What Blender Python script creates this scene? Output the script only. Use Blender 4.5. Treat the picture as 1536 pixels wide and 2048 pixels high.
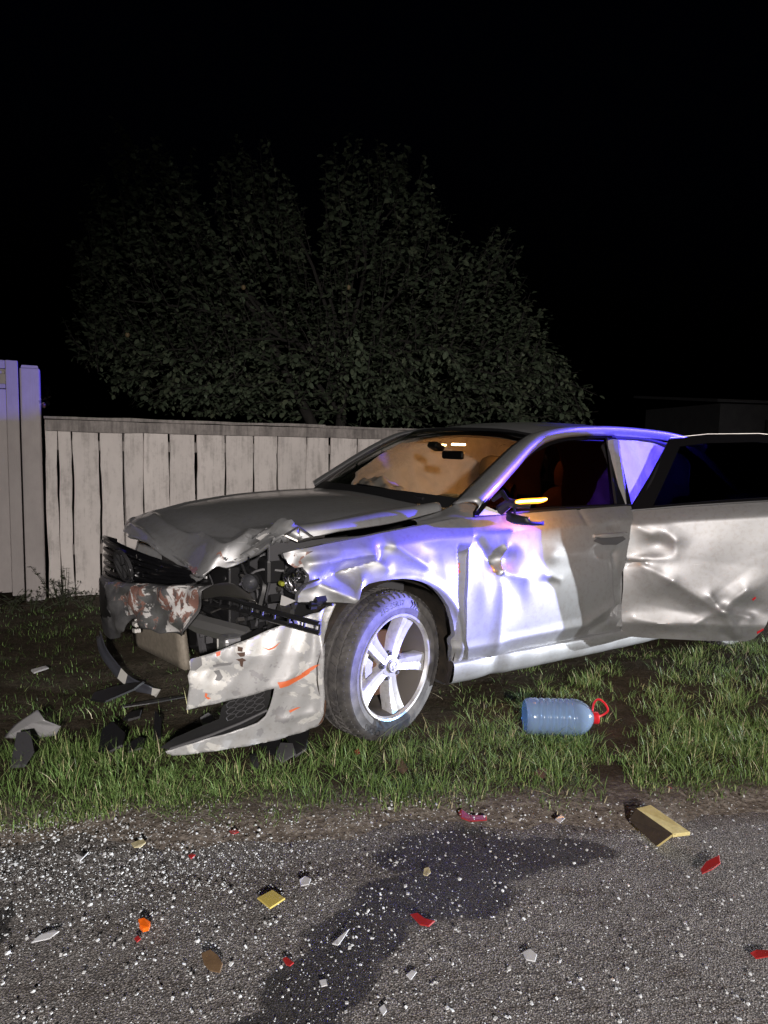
import bpy, bmesh, math, random
import numpy as np
from mathutils import Vector, Matrix
from mathutils.geometry import delaunay_2d_cdt

random.seed(7)
rng = np.random.default_rng(7)
for o in list(bpy.data.objects):
    bpy.data.objects.remove(o)
S = bpy.context.scene
COL = S.collection

# ------------------------------------------------------------------ camera
FPX, PITCH, ROLL, CAMH = 1365.0, 0.10, 0.022, 1.31
cam = bpy.data.cameras.new('camera')
cam.sensor_fit = 'VERTICAL'
cam.sensor_height = 24.0
cam.lens = 24.0 * FPX / 2048.0
cam.clip_start = 0.05
cam.clip_end = 2000
camo = bpy.data.objects.new('camera', cam)
COL.objects.link(camo)
_f = Vector((0, math.cos(PITCH), -math.sin(PITCH)))
_u = Vector((0, math.sin(PITCH), math.cos(PITCH)))
_r = Vector((1, 0, 0))
_rc = _r * math.cos(ROLL) + _u * math.sin(ROLL)
_uc = -_r * math.sin(ROLL) + _u * math.cos(ROLL)
mw = Matrix.Identity(4)
for i in range(3):
    mw[i][0] = _rc[i]; mw[i][1] = _uc[i]; mw[i][2] = -_f[i]
mw[2][3] = CAMH
camo.matrix_world = mw
S.camera = camo

# ------------------------------------------------------------------ night sky and lamps of the vehicles standing out of frame
W = bpy.data.worlds.new('World')
S.world = W
W.use_nodes = True
wn = W.node_tree
for n in list(wn.nodes):
    wn.nodes.remove(n)
sky = wn.nodes.new('ShaderNodeTexSky')
sky.sky_type = 'NISHITA'
sky.sun_disc = False
sky.sun_elevation = math.radians(-4)
sky.sun_rotation = math.radians(160)
bgn = wn.nodes.new('ShaderNodeBackground')
bgn.inputs['Strength'].default_value = 0.03
won = wn.nodes.new('ShaderNodeOutputWorld')
tint = wn.nodes.new('ShaderNodeMix'); tint.data_type = 'RGBA'; tint.blend_type = 'MULTIPLY'; tint.inputs[0].default_value = 1.0
tint.inputs[7].default_value = (.25, .35, 1.0, 1)
wn.links.new(sky.outputs[0], tint.inputs[6])
wn.links.new(tint.outputs[2], bgn.inputs[0])
wn.links.new(bgn.outputs[0], won.inputs[0])

def spot(name, loc, target, power, color, size, blend, radius):
    l = bpy.data.lights.new(name, 'SPOT')
    l.energy = power
    l.color = color
    l.spot_size = math.radians(size)
    l.spot_blend = blend
    l.shadow_soft_size = radius
    o = bpy.data.objects.new(name, l)
    COL.objects.link(o)
    o.location = loc
    o.rotation_euler = (Vector(target) - Vector(loc)).to_track_quat('-Z', 'Y').to_euler()
    return o

WHITE = (0.90, 0.94, 1.0)
BLUE = (0.060, 0.040, 1.0)
# two headlamps of a vehicle facing the wreck from the right, its blue light bar above them
# (low beams: wide cones pointing down so that their upper edge is the cut-off)
def low_beam(name, loc, power, top):
    dz = math.tan(math.radians(40.0 - top))
    return spot(name, loc, (loc[0] - 10.0, loc[1] - 1.6, loc[2] - 10.1 * dz), power, WHITE, 80, 0.03, 0.05)
low_beam('headlamp', (17.0, 5.75, 0.78), 22000, .04)
low_beam('headlamp.001', (17.1, 4.85, 0.78), 8000, .60)
spot('beacon', (17.0, 5.6, 1.50), (0.0, 2.9, 2.5), 88000, BLUE, 15.5, 0.35, 0.10)
spot('beacon.001', (17.0, 5.5, 1.50), (-3.6, 4.9, 2.0), 21000, BLUE, 4.0, 0.25, 0.05)
# lamp of a vehicle standing close behind the photographer
spot('headlamp.002', (0.9, -4.0, 2.3), (0.5, 4.5, 0.0), 2300, (1.0, 0.92, 0.87), 62, 0.8, 0.12)

S.view_settings.view_transform = 'Standard'
S.view_settings.look = 'None'
S.view_settings.exposure = 0.0
S.view_settings.gamma = 1.0
S.view_settings.use_curve_mapping = False
S.render.engine = 'CYCLES'
S.render.resolution_x = 768
S.render.resolution_y = 1024

# ------------------------------------------------------------------ measuring helpers (pixel of the 1536x2048 photo -> place)
CX, CY, YAW = -0.451, 3.645, 0.597
_d = np.array([-math.cos(YAW), -math.sin(YAW), 0.0])
_l = np.array([math.sin(YAW), -math.cos(YAW), 0.0])
_O = np.array([CX, CY, 0.0])
_C = np.array([0, 0, CAMH])

def ray(px, py):
    u, v = px - 768, py - 1024
    cr, sr = math.cos(ROLL), math.sin(ROLL)
    u, v = cr * u + sr * v, -sr * u + cr * v
    c, s = math.cos(PITCH), math.sin(PITCH)
    return np.array([u / FPX, c - v / FPX * s, -s - v / FPX * c])

def tocar(w):
    w = np.asarray(w, float) - _O
    return np.array([w @ _d, w @ _l, w[2]])

def fromcar(p):
    return _O + _d * p[0] + _l * p[1] + np.array([0, 0, p[2]])

def cray(px, py):
    r = ray(px, py)
    return tocar(_C), np.array([r @ _d, r @ _l, r[2]])

def onY(px, py, Y):
    a, b = cray(px, py)
    return a + (Y - a[1]) / b[1] * b

def onX(px, py, X):
    a, b = cray(px, py)
    return a + (X - a[0]) / b[0] * b

def gnd(px, py, z=0.0):
    r = ray(px, py)
    return _C + (z - CAMH) / r[2] * r

def atdepth(px, py, y):
    r = ray(px, py)
    return _C + r * (y / r[1])

def onsurf(px, py, fn, y0=0.85, it=8):
    Y = y0
    for _ in range(it):
        p = onY(px, py, Y)
        Y = float(fn(p[0], p[2]))
    return onY(px, py, Y)

# ------------------------------------------------------------------ object helpers
def link(name, me, mat=None, parent=None):
    o = bpy.data.objects.new(name, me)
    COL.objects.link(o)
    if parent is not None:
        o.parent = parent
    if mat is not None:
        for m in (mat if isinstance(mat, (list, tuple)) else [mat]):
            me.materials.append(m)
    return o

def mesh(name, V, F, mat=None, parent=None, smooth=True, sharp=40, midx=None):
    me = bpy.data.meshes.new(name)
    me.from_pydata([tuple(map(float, v)) for v in V], [], [tuple(int(i) for i in f) for f in F])
    if smooth:
        me.polygons.foreach_set('use_smooth', [True] * len(me.polygons))
        if sharp:
            me.set_sharp_from_angle(angle=math.radians(sharp))
    o = link(name, me, mat, parent)
    if midx is not None:
        me.polygons.foreach_set('material_index', midx)
    me.update()
    return o

def tag(o, label=None, cat=None, group=None, kind=None):
    if label: o['label'] = label
    if cat: o['category'] = cat
    if group: o['group'] = group
    if kind: o['kind'] = kind
    return o

def empty(name, loc=(0, 0, 0), rz=0.0):
    o = bpy.data.objects.new(name, None)
    COL.objects.link(o)
    o.location = loc
    o.rotation_euler = (0, 0, rz)
    o.empty_display_size = 0.1
    return o

class MB:
    """collects shapes for ONE mesh object"""
    def __init__(s):
        s.V = []; s.F = []; s.I = []; s.cur = 0
    def add(s, V, F):
        b = len(s.V)
        s.V += [tuple(map(float, v)) for v in V]
        s.F += [tuple(int(i) + b for i in f) for f in F]
        s.I += [s.cur] * len(F)
        return s
    def box(s, c, size, rot=None, taper=1.0):
        x, y, z = [q / 2 for q in size]
        vs = []
        for dz in (-1, 1):
            k = taper if dz > 0 else 1.0
            for dx, dy in ((-1, -1), (1, -1), (1, 1), (-1, 1)):
                v = Vector((dx * x * k, dy * y * k, dz * z))
                if rot is not None:
                    v = rot @ v
                vs.append((v.x + c[0], v.y + c[1], v.z + c[2]))
        return s.add(vs, [(3, 2, 1, 0), (4, 5, 6, 7), (0, 1, 5, 4), (1, 2, 6, 5), (2, 3, 7, 6), (3, 0, 4, 7)])
    def tube(s, path, r, n=8, cap=True):
        P = [Vector(tuple(map(float, p))) for p in path]
        rs = r if isinstance(r, (list, tuple, np.ndarray)) else [r] * len(P)
        V = []; F = []
        ref = None
        for i, p in enumerate(P):
            t = (P[min(i + 1, len(P) - 1)] - P[max(i - 1, 0)]).normalized()
            if ref is None:
                ref = t.orthogonal().normalized()
            a = (ref - t * ref.dot(t)).normalized()
            ref = a
            b = t.cross(a)
            for k in range(n):
                an = 2 * math.pi * k / n
                q = p + (a * math.cos(an) + b * math.sin(an)) * rs[i]
                V.append(tuple(q))
        for i in range(len(P) - 1):
            for k in range(n):
                F.append((i * n + k, i * n + (k + 1) % n, (i + 1) * n + (k + 1) % n, (i + 1) * n + k))
        if cap:
            F.append(tuple(reversed(range(n))))
            F.append(tuple(range((len(P) - 1) * n, len(P) * n)))
        return s.add(V, F)
    def lathe(s, prof, n=32, axis='Y', c=(0, 0, 0)):
        """prof: list of (radius, along-axis)"""
        V = []; F = []
        m = len(prof)
        for k in range(n):
            an = 2 * math.pi * k / n
            ca, sa = math.cos(an), math.sin(an)
            for r, h in prof:
                if axis == 'Y': V.append((c[0] + r * ca, c[1] + h, c[2] + r * sa))
                elif axis == 'Z': V.append((c[0] + r * ca, c[1] + r * sa, c[2] + h))
                else: V.append((c[0] + h, c[1] + r * ca, c[2] + r * sa))
        for k in range(n):
            k2 = (k + 1) % n
            for j in range(m - 1):
                F.append((k * m + j, k2 * m + j, k2 * m + j + 1, k * m + j + 1))
        return s.add(V, F)
    def grid(s, P):
        P = np.asarray(P, float)
        a, b = P.shape[:2]
        F = [(i * b + j, (i + 1) * b + j, (i + 1) * b + j + 1, i * b + j + 1) for i in range(a - 1) for j in range(b - 1)]
        return s.add(P.reshape(-1, 3), F)
    def build(s, name, mat=None, parent=None, smooth=True, sharp=40):
        return mesh(name, s.V, s.F, mat, parent, smooth, sharp, s.I if s.cur or any(s.I) else None)

def solid(o, t, offset=-1):
    m = o.modifiers.new('thickness', 'SOLIDIFY')
    m.thickness = t
    m.offset = offset
    return o

def catmull(P, n):
    P = np.asarray(P, float)
    k = len(P)
    t = np.linspace(0, k - 1, n)
    i = np.clip(t.astype(int), 0, k - 2)
    f = (t - i).reshape((-1,) + (1,) * (P.ndim - 1))
    g = lambda j: P[np.clip(j, 0, k - 1)]
    p0 = np.where((i == 0).reshape(f.shape), 2 * P[0] - P[1], g(i - 1))
    p3 = np.where((i == k - 2).reshape(f.shape), 2 * P[-1] - P[-2], g(i + 2))
    p1, p2 = g(i), g(i + 1)
    return .5 * (2 * p1 + (p2 - p0) * f + (2 * p0 - 5 * p1 + 4 * p2 - p3) * f ** 2 + (3 * p1 - p0 - 3 * p2 + p3) * f ** 3)

def cgrid(P, nu, nv):
    P = np.asarray(P, float)
    a = catmull(P, nu)
    return np.swapaxes(catmull(np.swapaxes(a, 0, 1), nv), 0, 1)

def inpoly(pts, poly):
    x, y = pts[:, 0], pts[:, 1]
    c = np.zeros(len(pts), bool)
    n = len(poly)
    for i in range(n):
        x1, y1 = poly[i]; x2, y2 = poly[(i + 1) % n]
        m = (y1 > y) != (y2 > y)
        with np.errstate(divide='ignore', invalid='ignore'):
            c ^= m & (x < (x2 - x1) * (y - y1) / (y2 - y1 + 1e-30) + x1)
    return c

def dense(poly, sp):
    out = []
    n = len(poly)
    for i in range(n):
        a = np.array(poly[i], float); b = np.array(poly[(i + 1) % n], float)
        k = max(1, int(round(np.linalg.norm(b - a) / sp)))
        for j in range(k):
            out.append(a + (b - a) * j / k)
    return np.array(out)

def dseg(x, z, a, b):
    ax, az = a; bx, bz = b
    dx, dz = bx - ax, bz - az
    t = np.clip(((x - ax) * dx + (z - az) * dz) / (dx * dx + dz * dz), 0, 1)
    return np.hypot(x - ax - t * dx, z - az - t * dz), t

def gau(x, z, c, rx, rz, amp):
    return amp * np.exp(-((x - c[0]) / rx) ** 2 - ((z - c[1]) / rz) ** 2)

def ridge(x, z, a, b, w, amp, tent=True):
    d, t = dseg(x, z, a, b)
    q = np.sqrt(d * d + (w * .14) ** 2) - w * .14
    return amp * (np.exp(-q / (w * .62)) if tent else np.exp(-(d / w) ** 2))

def vfold(x, z, c, ang, w, L, amp):
    """straight sharp fold with flat flanks, fading out along its length"""
    ca, sa = math.cos(math.radians(ang)), math.sin(math.radians(ang))
    s_ = (x - c[0]) * ca + (z - c[1]) * sa
    t_ = -(x - c[0]) * sa + (z - c[1]) * ca
    return amp * np.clip(1 - np.abs(t_) / w, 0, 1) * np.clip(1 - (s_ / L) ** 2, 0, 1) ** 1.2

def sheet(name, outline, sp, fn, mat, parent, holes=(), flange=None, sharp=35, addto=None):
    """panel with an outline in (a,b) parameter space; fn(a,b) -> (n,3) points; flange = offset vector for the returned edge"""
    ol = dense(outline, sp)
    hs = [dense(h, sp) for h in holes]
    lo, hi = ol.min(0), ol.max(0)
    gx, gy = np.meshgrid(np.arange(lo[0], hi[0], sp), np.arange(lo[1], hi[1], sp * .87))
    gx = gx + (np.arange(gx.shape[0]) % 2)[:, None] * sp * .5
    pts = np.stack([gx.ravel(), gy.ravel()], 1)
    pts = pts[inpoly(pts, ol)]
    for h in hs:
        pts = pts[~inpoly(pts, h)]
    bd = np.concatenate([ol] + hs)
    keep = np.array([np.min(np.hypot(*(bd - p).T)) > sp * .55 for p in pts]) if len(pts) else np.zeros(0, bool)
    pts = pts[keep] if len(pts) else pts
    allp = np.concatenate([bd, pts])
    ed = []
    b0 = 0
    for loop in [ol] + hs:
        n = len(loop)
        ed += [(b0 + i, b0 + (i + 1) % n) for i in range(n)]
        b0 += n
    r = delaunay_2d_cdt([Vector(p) for p in allp], ed, [], 0, 1e-6)
    V2 = np.array([(v.x, v.y) for v in r[0]])
    F = np.array([f for f in r[2] if len(f) == 3])
    c = V2[F].mean(1)
    k = inpoly(c, ol)
    for h in hs:
        k &= ~inpoly(c, h)
    F = F[k]
    V = np.asarray(fn(V2[:, 0], V2[:, 1]))
    V = [tuple(v) for v in V]
    Fl = [tuple(f) for f in F]
    if flange is not None:
        cnt = {}
        for f in Fl:
            for i in range(3):
                e = (f[i], f[(i + 1) % 3])
                key = (min(e), max(e))
                cnt[key] = None if key in cnt else e
        off = np.array(flange)
        mp = {}
        for key, e in cnt.items():
            if e is None: continue
            for q in e:
                if q not in mp:
                    mp[q] = len(V)
                    V.append(tuple(np.array(V[q]) + off))
            Fl.append((e[1], e[0], mp[e[0]], mp[e[1]]))
    if addto is not None:
        addto.add(V, Fl)
        return None
    return mesh(name, V, Fl, mat, parent, True, sharp)

def textmesh(body, size):
    cu = bpy.data.curves.new('t', 'FONT')
    cu.body = body
    cu.size = size
    cu.align_x = 'CENTER'
    cu.resolution_u = 3
    o = bpy.data.objects.new('t', cu)
    COL.objects.link(o)
    bpy.context.view_layer.update()
    dg = bpy.context.evaluated_depsgraph_get()
    dg.update()
    me = bpy.data.meshes.new_from_object(o.evaluated_get(dg))
    V = [tuple(v.co) for v in me.vertices]
    F = [tuple(p.vertices) for p in me.polygons]
    bpy.data.objects.remove(o)
    bpy.data.meshes.remove(me)
    return V, F

# ------------------------------------------------------------------ materials
def newmat(name):
    m = bpy.data.materials.new(name)
    m.use_nodes = True
    nt = m.node_tree
    b = nt.nodes['Principled BSDF']
    return m, nt, b

def mat(name, col, rough=.5, metal=0.0, spec=.5, coat=0.0, coatr=.08, emit=None, es=0.0, trans=0.0, ior=1.45):
    m, nt, b = newmat(name)
    b.inputs['Base Color'].default_value = (*col, 1)
    b.inputs['Roughness'].default_value = rough
    b.inputs['Metallic'].default_value = metal
    b.inputs['Specular IOR Level'].default_value = spec
    b.inputs['Coat Weight'].default_value = coat
    b.inputs['Coat Roughness'].default_value = coatr
    b.inputs['Transmission Weight'].default_value = trans
    b.inputs['IOR'].default_value = ior
    if emit:
        b.inputs['Emission Color'].default_value = (*emit, 1)
        b.inputs['Emission Strength'].default_value = es
    return m

class NB:
    def __init__(s, m):
        s.nt = m.node_tree; s.n = s.nt.nodes; s.l = s.nt.links
        s.b = s.n.get('Principled BSDF')
        s.tc = s.n.new('ShaderNodeTexCoord')
    def mapping(s, scale=(1, 1, 1), coord='Object', rot=(0, 0, 0), loc=(0, 0, 0)):
        mp = s.n.new('ShaderNodeMapping')
        mp.inputs['Scale'].default_value = scale
        mp.inputs['Rotation'].default_value = rot
        mp.inputs['Location'].default_value = loc
        s.l.new(s.tc.outputs[coord], mp.inputs[0])
        return mp.outputs[0]
    def noise(s, vec, scale, detail=4, rough=.55, dist=0.0):
        t = s.n.new('ShaderNodeTexNoise')
        t.inputs['Scale'].default_value = scale
        t.inputs['Detail'].default_value = detail
        t.inputs['Roughness'].default_value = rough
        t.inputs['Distortion'].default_value = dist
        s.l.new(vec, t.inputs['Vector'])
        return t.outputs[0]
    def voro(s, vec, scale, out='Distance', feature='F1'):
        t = s.n.new('ShaderNodeTexVoronoi')
        t.feature = feature
        t.inputs['Scale'].default_value = scale
        s.l.new(vec, t.inputs['Vector'])
        return t.outputs[out]
    def ramp(s, fac, stops, interp='LINEAR'):
        r = s.n.new('ShaderNodeValToRGB')
        r.color_ramp.interpolation = interp
        e = r.color_ramp.elements
        while len(e) < len(stops):
            e.new(.5)
        for i, (p, c) in enumerate(stops):
            e[i].position = p
            e[i].color = (*c, 1) if len(c) == 3 else c
        s.l.new(fac, r.inputs[0])
        return r.outputs[0]
    def step(s, fac, a, b):
        return s.ramp(fac, [(a, (0, 0, 0)), (b, (1, 1, 1))])
    def mix(s, fac, a, b, kind='MIX'):
        m = s.n.new('ShaderNodeMix')
        m.data_type = 'RGBA'
        m.blend_type = kind
        for sock, v in ((0, fac), (6, a), (7, b)):
            if isinstance(v, (tuple, list)):
                m.inputs[sock].default_value = (*v, 1) if len(v) == 3 else v
            elif isinstance(v, (int, float)):
                m.inputs[sock].default_value = v
            else:
                s.l.new(v, m.inputs[sock])
        return m.outputs[2]
    def math(s, op, a, b=0.0):
        m = s.n.new('ShaderNodeMath')
        m.operation = op
        for i, v in enumerate((a, b)):
            if isinstance(v, (int, float)):
                m.inputs[i].default_value = v
            else:
                s.l.new(v, m.inputs[i])
        return m.outputs[0]
    def sep(s, vec):
        m = s.n.new('ShaderNodeSeparateXYZ')
        s.l.new(vec, m.inputs[0])
        return m.outputs
    def bump(s, h, strength, dist=.01):
        b = s.n.new('ShaderNodeBump')
        b.inputs['Strength'].default_value = strength
        b.inputs['Distance'].default_value = dist
        s.l.new(h, b.inputs['Height'])
        s.l.new(b.outputs[0], s.b.inputs['Normal'])
    def set(s, sock, v):
        if isinstance(v, (int, float)):
            s.b.inputs[sock].default_value = v
        elif isinstance(v, (tuple, list)):
            s.b.inputs[sock].default_value = (*v, 1)
        else:
            s.l.new(v, s.b.inputs[sock])

def paint_mat(name, dirt=.35, scrape=None):
    m, nt, b = newmat(name)
    q = NB(m)
    v = q.mapping()
    n1 = q.noise(v, 2.2, 5, .6)
    n2 = q.noise(v, 38, 5, .7)
    n3 = q.noise(v, 260, 2, .5)
    base = q.mix(q.step(n1, .38, .72), (.37, .377, .39), (.34, .345, .345))
    grime = q.math('MULTIPLY', q.step(n2, .48, .72), dirt)
    base = q.mix(grime, base, (.22, .19, .16))
    if scrape is None:
        # fine random scratches
        sc = q.noise(q.mapping((2, 2, 60), rot=(.2, .5, .1)), 3.0, 3, .6)
        base = q.mix(q.math('MULTIPLY', q.step(sc, .70, .74), .35), base, (.75, .75, .74))
        q.set('Metallic', .64)
    else:
        a = q.noise(q.mapping((1, 1, 1.2), loc=(3.1, .4, 1.7)), 7, 6, .66, .6)
        c = q.noise(q.mapping((1, 1, .8), loc=(.3, 2.4, 5.7)), 11, 6, .65, .8)
        d = q.noise(q.mapping((1.6, 1.6, .5), loc=(8.3, 2.4, .7)), 9, 5, .7, .5)
        m1 = q.step(a, .50, .515)
        m2 = q.math('MULTIPLY', m1, q.step(c, .49, .51))
        m3 = q.math('MULTIPLY', m2, q.step(d, .53, .56))
        base = q.mix(m1, base, (.62, .61, .60))
        base = q.mix(m2, base, scrape)
        base = q.mix(m3, base, (.10, .075, .07))
        q.set('Metallic', q.math('SUBTRACT', .85, q.math('MULTIPLY', m1, .8)))
    q.set('Base Color', base)
    q.set('Roughness', q.math('ADD', q.math('MULTIPLY', n1, .14), .44))
    q.set('Coat Weight', .7)
    q.set('Coat Roughness', .07)
    h = q.math('ADD', q.math('MULTIPLY', n3, .05), q.math('MULTIPLY', n1, .5))
    q.bump(h, .06, .02)
    return m

M = {}
M['paint'] = paint_mat('silver_paint')
M['scraped'] = paint_mat('scraped_silver_paint', .4, (.24, .13, .105))
def bumper_paint():
    m, nt, b = newmat('flaked_bumper_paint')
    q = NB(m)
    a_ = q.noise(q.mapping((1, 1, 1.3), loc=(1.3, .7, 2.2)), 5.0, 6, .62, .5)
    n2 = q.noise(q.mapping(), 40, 5, .7)
    sc = q.noise(q.mapping((3, 3, 40), rot=(.3, .35, .1)), 3.0, 3, .6)
    base = q.mix(q.step(a_, .535, .55), (.40, .405, .41), (.60, .60, .58))
    base = q.mix(q.step(a_, .395, .40), (.30, .30, .31), base)
    base = q.mix(q.math('MULTIPLY', q.step(sc, .66, .72), .35), base, (.70, .69, .67))
    base = q.mix(q.math('MULTIPLY', q.step(n2, .52, .72), .35), base, (.22, .19, .16))
    q.set('Base Color', base); q.set('Metallic', .12); q.set('Roughness', .45)
    q.set('Coat Weight', .15); q.set('Coat Roughness', .15)
    q.bump(a_, .05, .02)
    return m
M['chipped'] = bumper_paint()
M['primer'] = mat('grey_primer', (.20, .20, .205), .6)
M['black'] = mat('black_plastic', (.012, .012, .013), .45)
M['blackgloss'] = mat('black_gloss_trim', (.006, .006, .007), .12, spec=.35)
M['grey_plastic'] = mat('grey_plastic', (.07, .07, .075), .5)
M['rubberseal'] = mat('black_rubber', (.012, .012, .012), .7)
M['chrome'] = mat('chrome', (.75, .75, .76), .12, 1.0)
M['alloy_dark'] = mat('cast_aluminium', (.42, .42, .42), .42, .8)
M['steel'] = mat('bare_steel', (.30, .29, .28), .38, .9)
M['rust'] = mat('rusty_iron', (.13, .07, .045), .75)
M['emblemgrey'] = mat('dull_dark_chrome', (.10, .10, .105), .3, .7)
M['amber'] = mat('lit_amber_lens', (1, .45, .02), .3, emit=(1.0, .30, .01), es=2.2)
M['ledcore'] = mat('lit_amber_core', (1, .6, .1), .3, emit=(1.0, .55, .12), es=14)
M['domelamp'] = mat('lit_dome_lens', (1, .8, .5), .3, emit=(1.0, .66, .30), es=30)
M['fabric'] = None
M['orange'] = mat('orange_paint_transfer', (.75, .17, .06), .55)
M['brownmark'] = mat('brown_smear', (.09, .05, .035), .7)
M['yellowgreen'] = mat('yellow_cap', (.28, .30, .03), .4)
M['white_plastic'] = mat('white_plastic', (.62, .61, .58), .45)
M['red_plastic'] = mat('red_plastic', (.62, .02, .03), .3, coat=.3)

def alloy():
    m, nt, b = newmat('silver_alloy')
    q = NB(m)
    v = q.mapping()
    n = q.noise(v, 26, 5, .65)
    q.set('Base Color', q.mix(q.math('MULTIPLY', q.step(n, .5, .7), .5), (.66, .66, .67), (.30, .27, .23)))
    q.set('Metallic', .5)
    q.set('Roughness', .32)
    q.set('Coat Weight', .3)
    return m
M['alloy'] = alloy()
M['dark_rim'] = mat('dark_inner_rim', (.11, .098, .085), .6) # inner barrel coloured darker, so the gaps between spokes read dark

def rubber():
    m, nt, b = newmat('tyre_rubber')
    q = NB(m)
    v = q.mapping()
    n = q.noise(v, 14, 5, .6)
    n2 = q.noise(v, 150, 3, .6)
    q.set('Base Color', q.mix(q.step(n, .35, .7), (.045, .043, .045), (.125, .118, .112)))
    q.set('Roughness', .72)
    q.bump(n2, .2, .003)
    return m
M['rubber'] = rubber()
M['rubberdark'] = mat('tyre_lettering', (.008, .008, .008), .6)

def fabric(name, col):
    m, nt, b = newmat(name)
    q = NB(m)
    v = q.mapping()
    n = q.noise(v, 9, 6, .6, .4)
    n2 = q.noise(v, 420, 2, .5)
    q.set('Base Color', q.mix(q.step(n, .3, .75), tuple(c * .82 for c in col), col))
    q.set('Roughness', .9)
    q.set('Specular IOR Level', .15)
    q.bump(q.math('ADD', q.math('MULTIPLY', n, 1.0), q.math('MULTIPLY', n2, .04)), .5, .02)
    return m
M['airbag'] = fabric('airbag_fabric', (.66, .63, .60))
M['liner'] = fabric('roof_liner', (.50, .46, .40))
M['seat'] = fabric('seat_cloth', (.16, .14, .12))
M['dash'] = mat('dark_dashboard', (.03, .028, .027), .55)

def glass(name, tint, gloss=.05, k=1.0):
    m = bpy.data.materials.new(name)
    m.use_nodes = True
    nt = m.node_tree
    for n in list(nt.nodes):
        nt.nodes.remove(n)
    out = nt.nodes.new('ShaderNodeOutputMaterial')
    t = nt.nodes.new('ShaderNodeBsdfTransparent')
    t.inputs[0].default_value = (*tint, 1)
    g = nt.nodes.new('ShaderNodeBsdfGlossy')
    g.inputs['Roughness'].default_value = gloss
    g.inputs['Color'].default_value = (k, k, k, 1)
    lw = nt.nodes.new('ShaderNodeLayerWeight')
    pw = nt.nodes.new('ShaderNodeMath'); pw.operation = 'POWER'; pw.inputs[1].default_value = 4.5
    nt.links.new(lw.outputs['Facing'], pw.inputs[0])
    f = nt.nodes.new('ShaderNodeMath'); f.operation = 'MULTIPLY_ADD'; f.inputs[1].default_value = .9; f.inputs[2].default_value = .045
    nt.links.new(pw.outputs[0], f.inputs[0])
    mx = nt.nodes.new('ShaderNodeMixShader')
    nt.links.new(f.outputs[0], mx.inputs[0])
    nt.links.new(t.outputs[0], mx.inputs[1])
    nt.links.new(g.outputs[0], mx.inputs[2])
    nt.links.new(mx.outputs[0], out.inputs[0])
    return m
M['windshield'] = glass('windshield_glass', (.52, .52, .50))
M['tinted'] = glass('tinted_glass', (.003, .003, .003))
M['front_glass'] = glass('dark_front_glass', (.050, .022, .014))  # brownish tint carries the faint warm cabin glow at this window
M['lens'] = glass('clear_lens', (.85, .86, .88), .03)

def wood_paint(name, paint, wood, peel, warm=(0, 0, 0)):
    m, nt, b = newmat(name)
    q = NB(m)
    oi = q.n.new('ShaderNodeObjectInfo')
    sc = q.n.new('ShaderNodeVectorMath')
    sc.operation = 'ADD'
    q.l.new(q.tc.outputs['Object'], sc.inputs[0])
    cx = q.n.new('ShaderNodeCombineXYZ')
    for i in range(3):
        q.l.new(q.math('MULTIPLY', oi.outputs['Random'], 7.0 + 5 * i), cx.inputs[i])
    q.l.new(cx.outputs[0], sc.inputs[1])
    def mp(s):
        t = q.n.new('ShaderNodeMapping')
        t.inputs['Scale'].default_value = s
        q.l.new(sc.outputs[0], t.inputs[0])
        return t.outputs[0]
    streak = q.noise(mp((18, 18, 1.2)), 2.0, 6, .65, .3)
    fine = q.noise(mp((60, 60, 2.5)), 3.0, 4, .6)
    blot = q.noise(mp((3, 3, 1.6)), 2.2, 6, .68)
    spot_ = q.noise(mp((1, 1, 1)), 34, 4, .7)
    mask = q.math('ADD', q.math('MULTIPLY', streak, .50), q.math('ADD', q.math('MULTIPLY', blot, .50), q.math('MULTIPLY', spot_, .22)))
    c = q.mix(q.step(fine, .3, .8), wood, tuple(w * .55 for w in wood))
    c2 = q.mix(q.step(blot, .3, .7), paint, tuple(p * .80 for p in paint))
    col = q.mix(q.step(mask, peel - .05, peel + .20), c2, c)
    col = q.mix(q.math('MULTIPLY', oi.outputs['Random'], .25), col, tuple(p * .6 for p in paint))
    q.set('Base Color', col)
    q.set('Roughness', .75)
    q.bump(q.math('ADD', q.math('MULTIPLY', streak, .6), q.math('MULTIPLY', fine, .4)), .45, .006)
    return m
M['board'] = wood_paint('flaking_white_boards', (.74, .69, .66), (.30, .27, .25), .66)
M['railwood'] = wood_paint('worn_white_rail', (.36, .33, .31), (.14, .125, .12), .56)
M['gate'] = wood_paint('weathered_gate_paint', (.42, .385, .375), (.28, .23, .20), .80)

def simple_noise(name, c1, c2, scale, rough=.9, bump=.3, dist=.02, detail=6):
    m, nt, b = newmat(name)
    q = NB(m)
    v = q.mapping()
    n = q.noise(v, scale, detail, .65)
    q.set('Base Color', q.mix(q.step(n, .32, .7), c1, c2))
    q.set('Roughness', rough)
    q.bump(n, bump, dist)
    return m
M['shadowpaint'] = simple_noise('shaded_grey_bumper', (.060, .060, .063), (.12, .12, .122), 16, .5, .15, .006)  # silver bumper skin coloured dark grey to carry its shade
M['bark'] = simple_noise('bark', (.012, .011, .010), (.026, .023, .02), 14)
M['foam'] = simple_noise('yellow_foam', (.42, .34, .13), (.55, .46, .20), 30, .9, .4, .004)
M['foamface'] = simple_noise('dirty_foam_face', (.040, .028, .018), (.070, .048, .03), 22, .95, .5, .006)
M['wallrender'] = simple_noise('shed_wall', (.035, .035, .04), (.05, .05, .052), 6)

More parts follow.
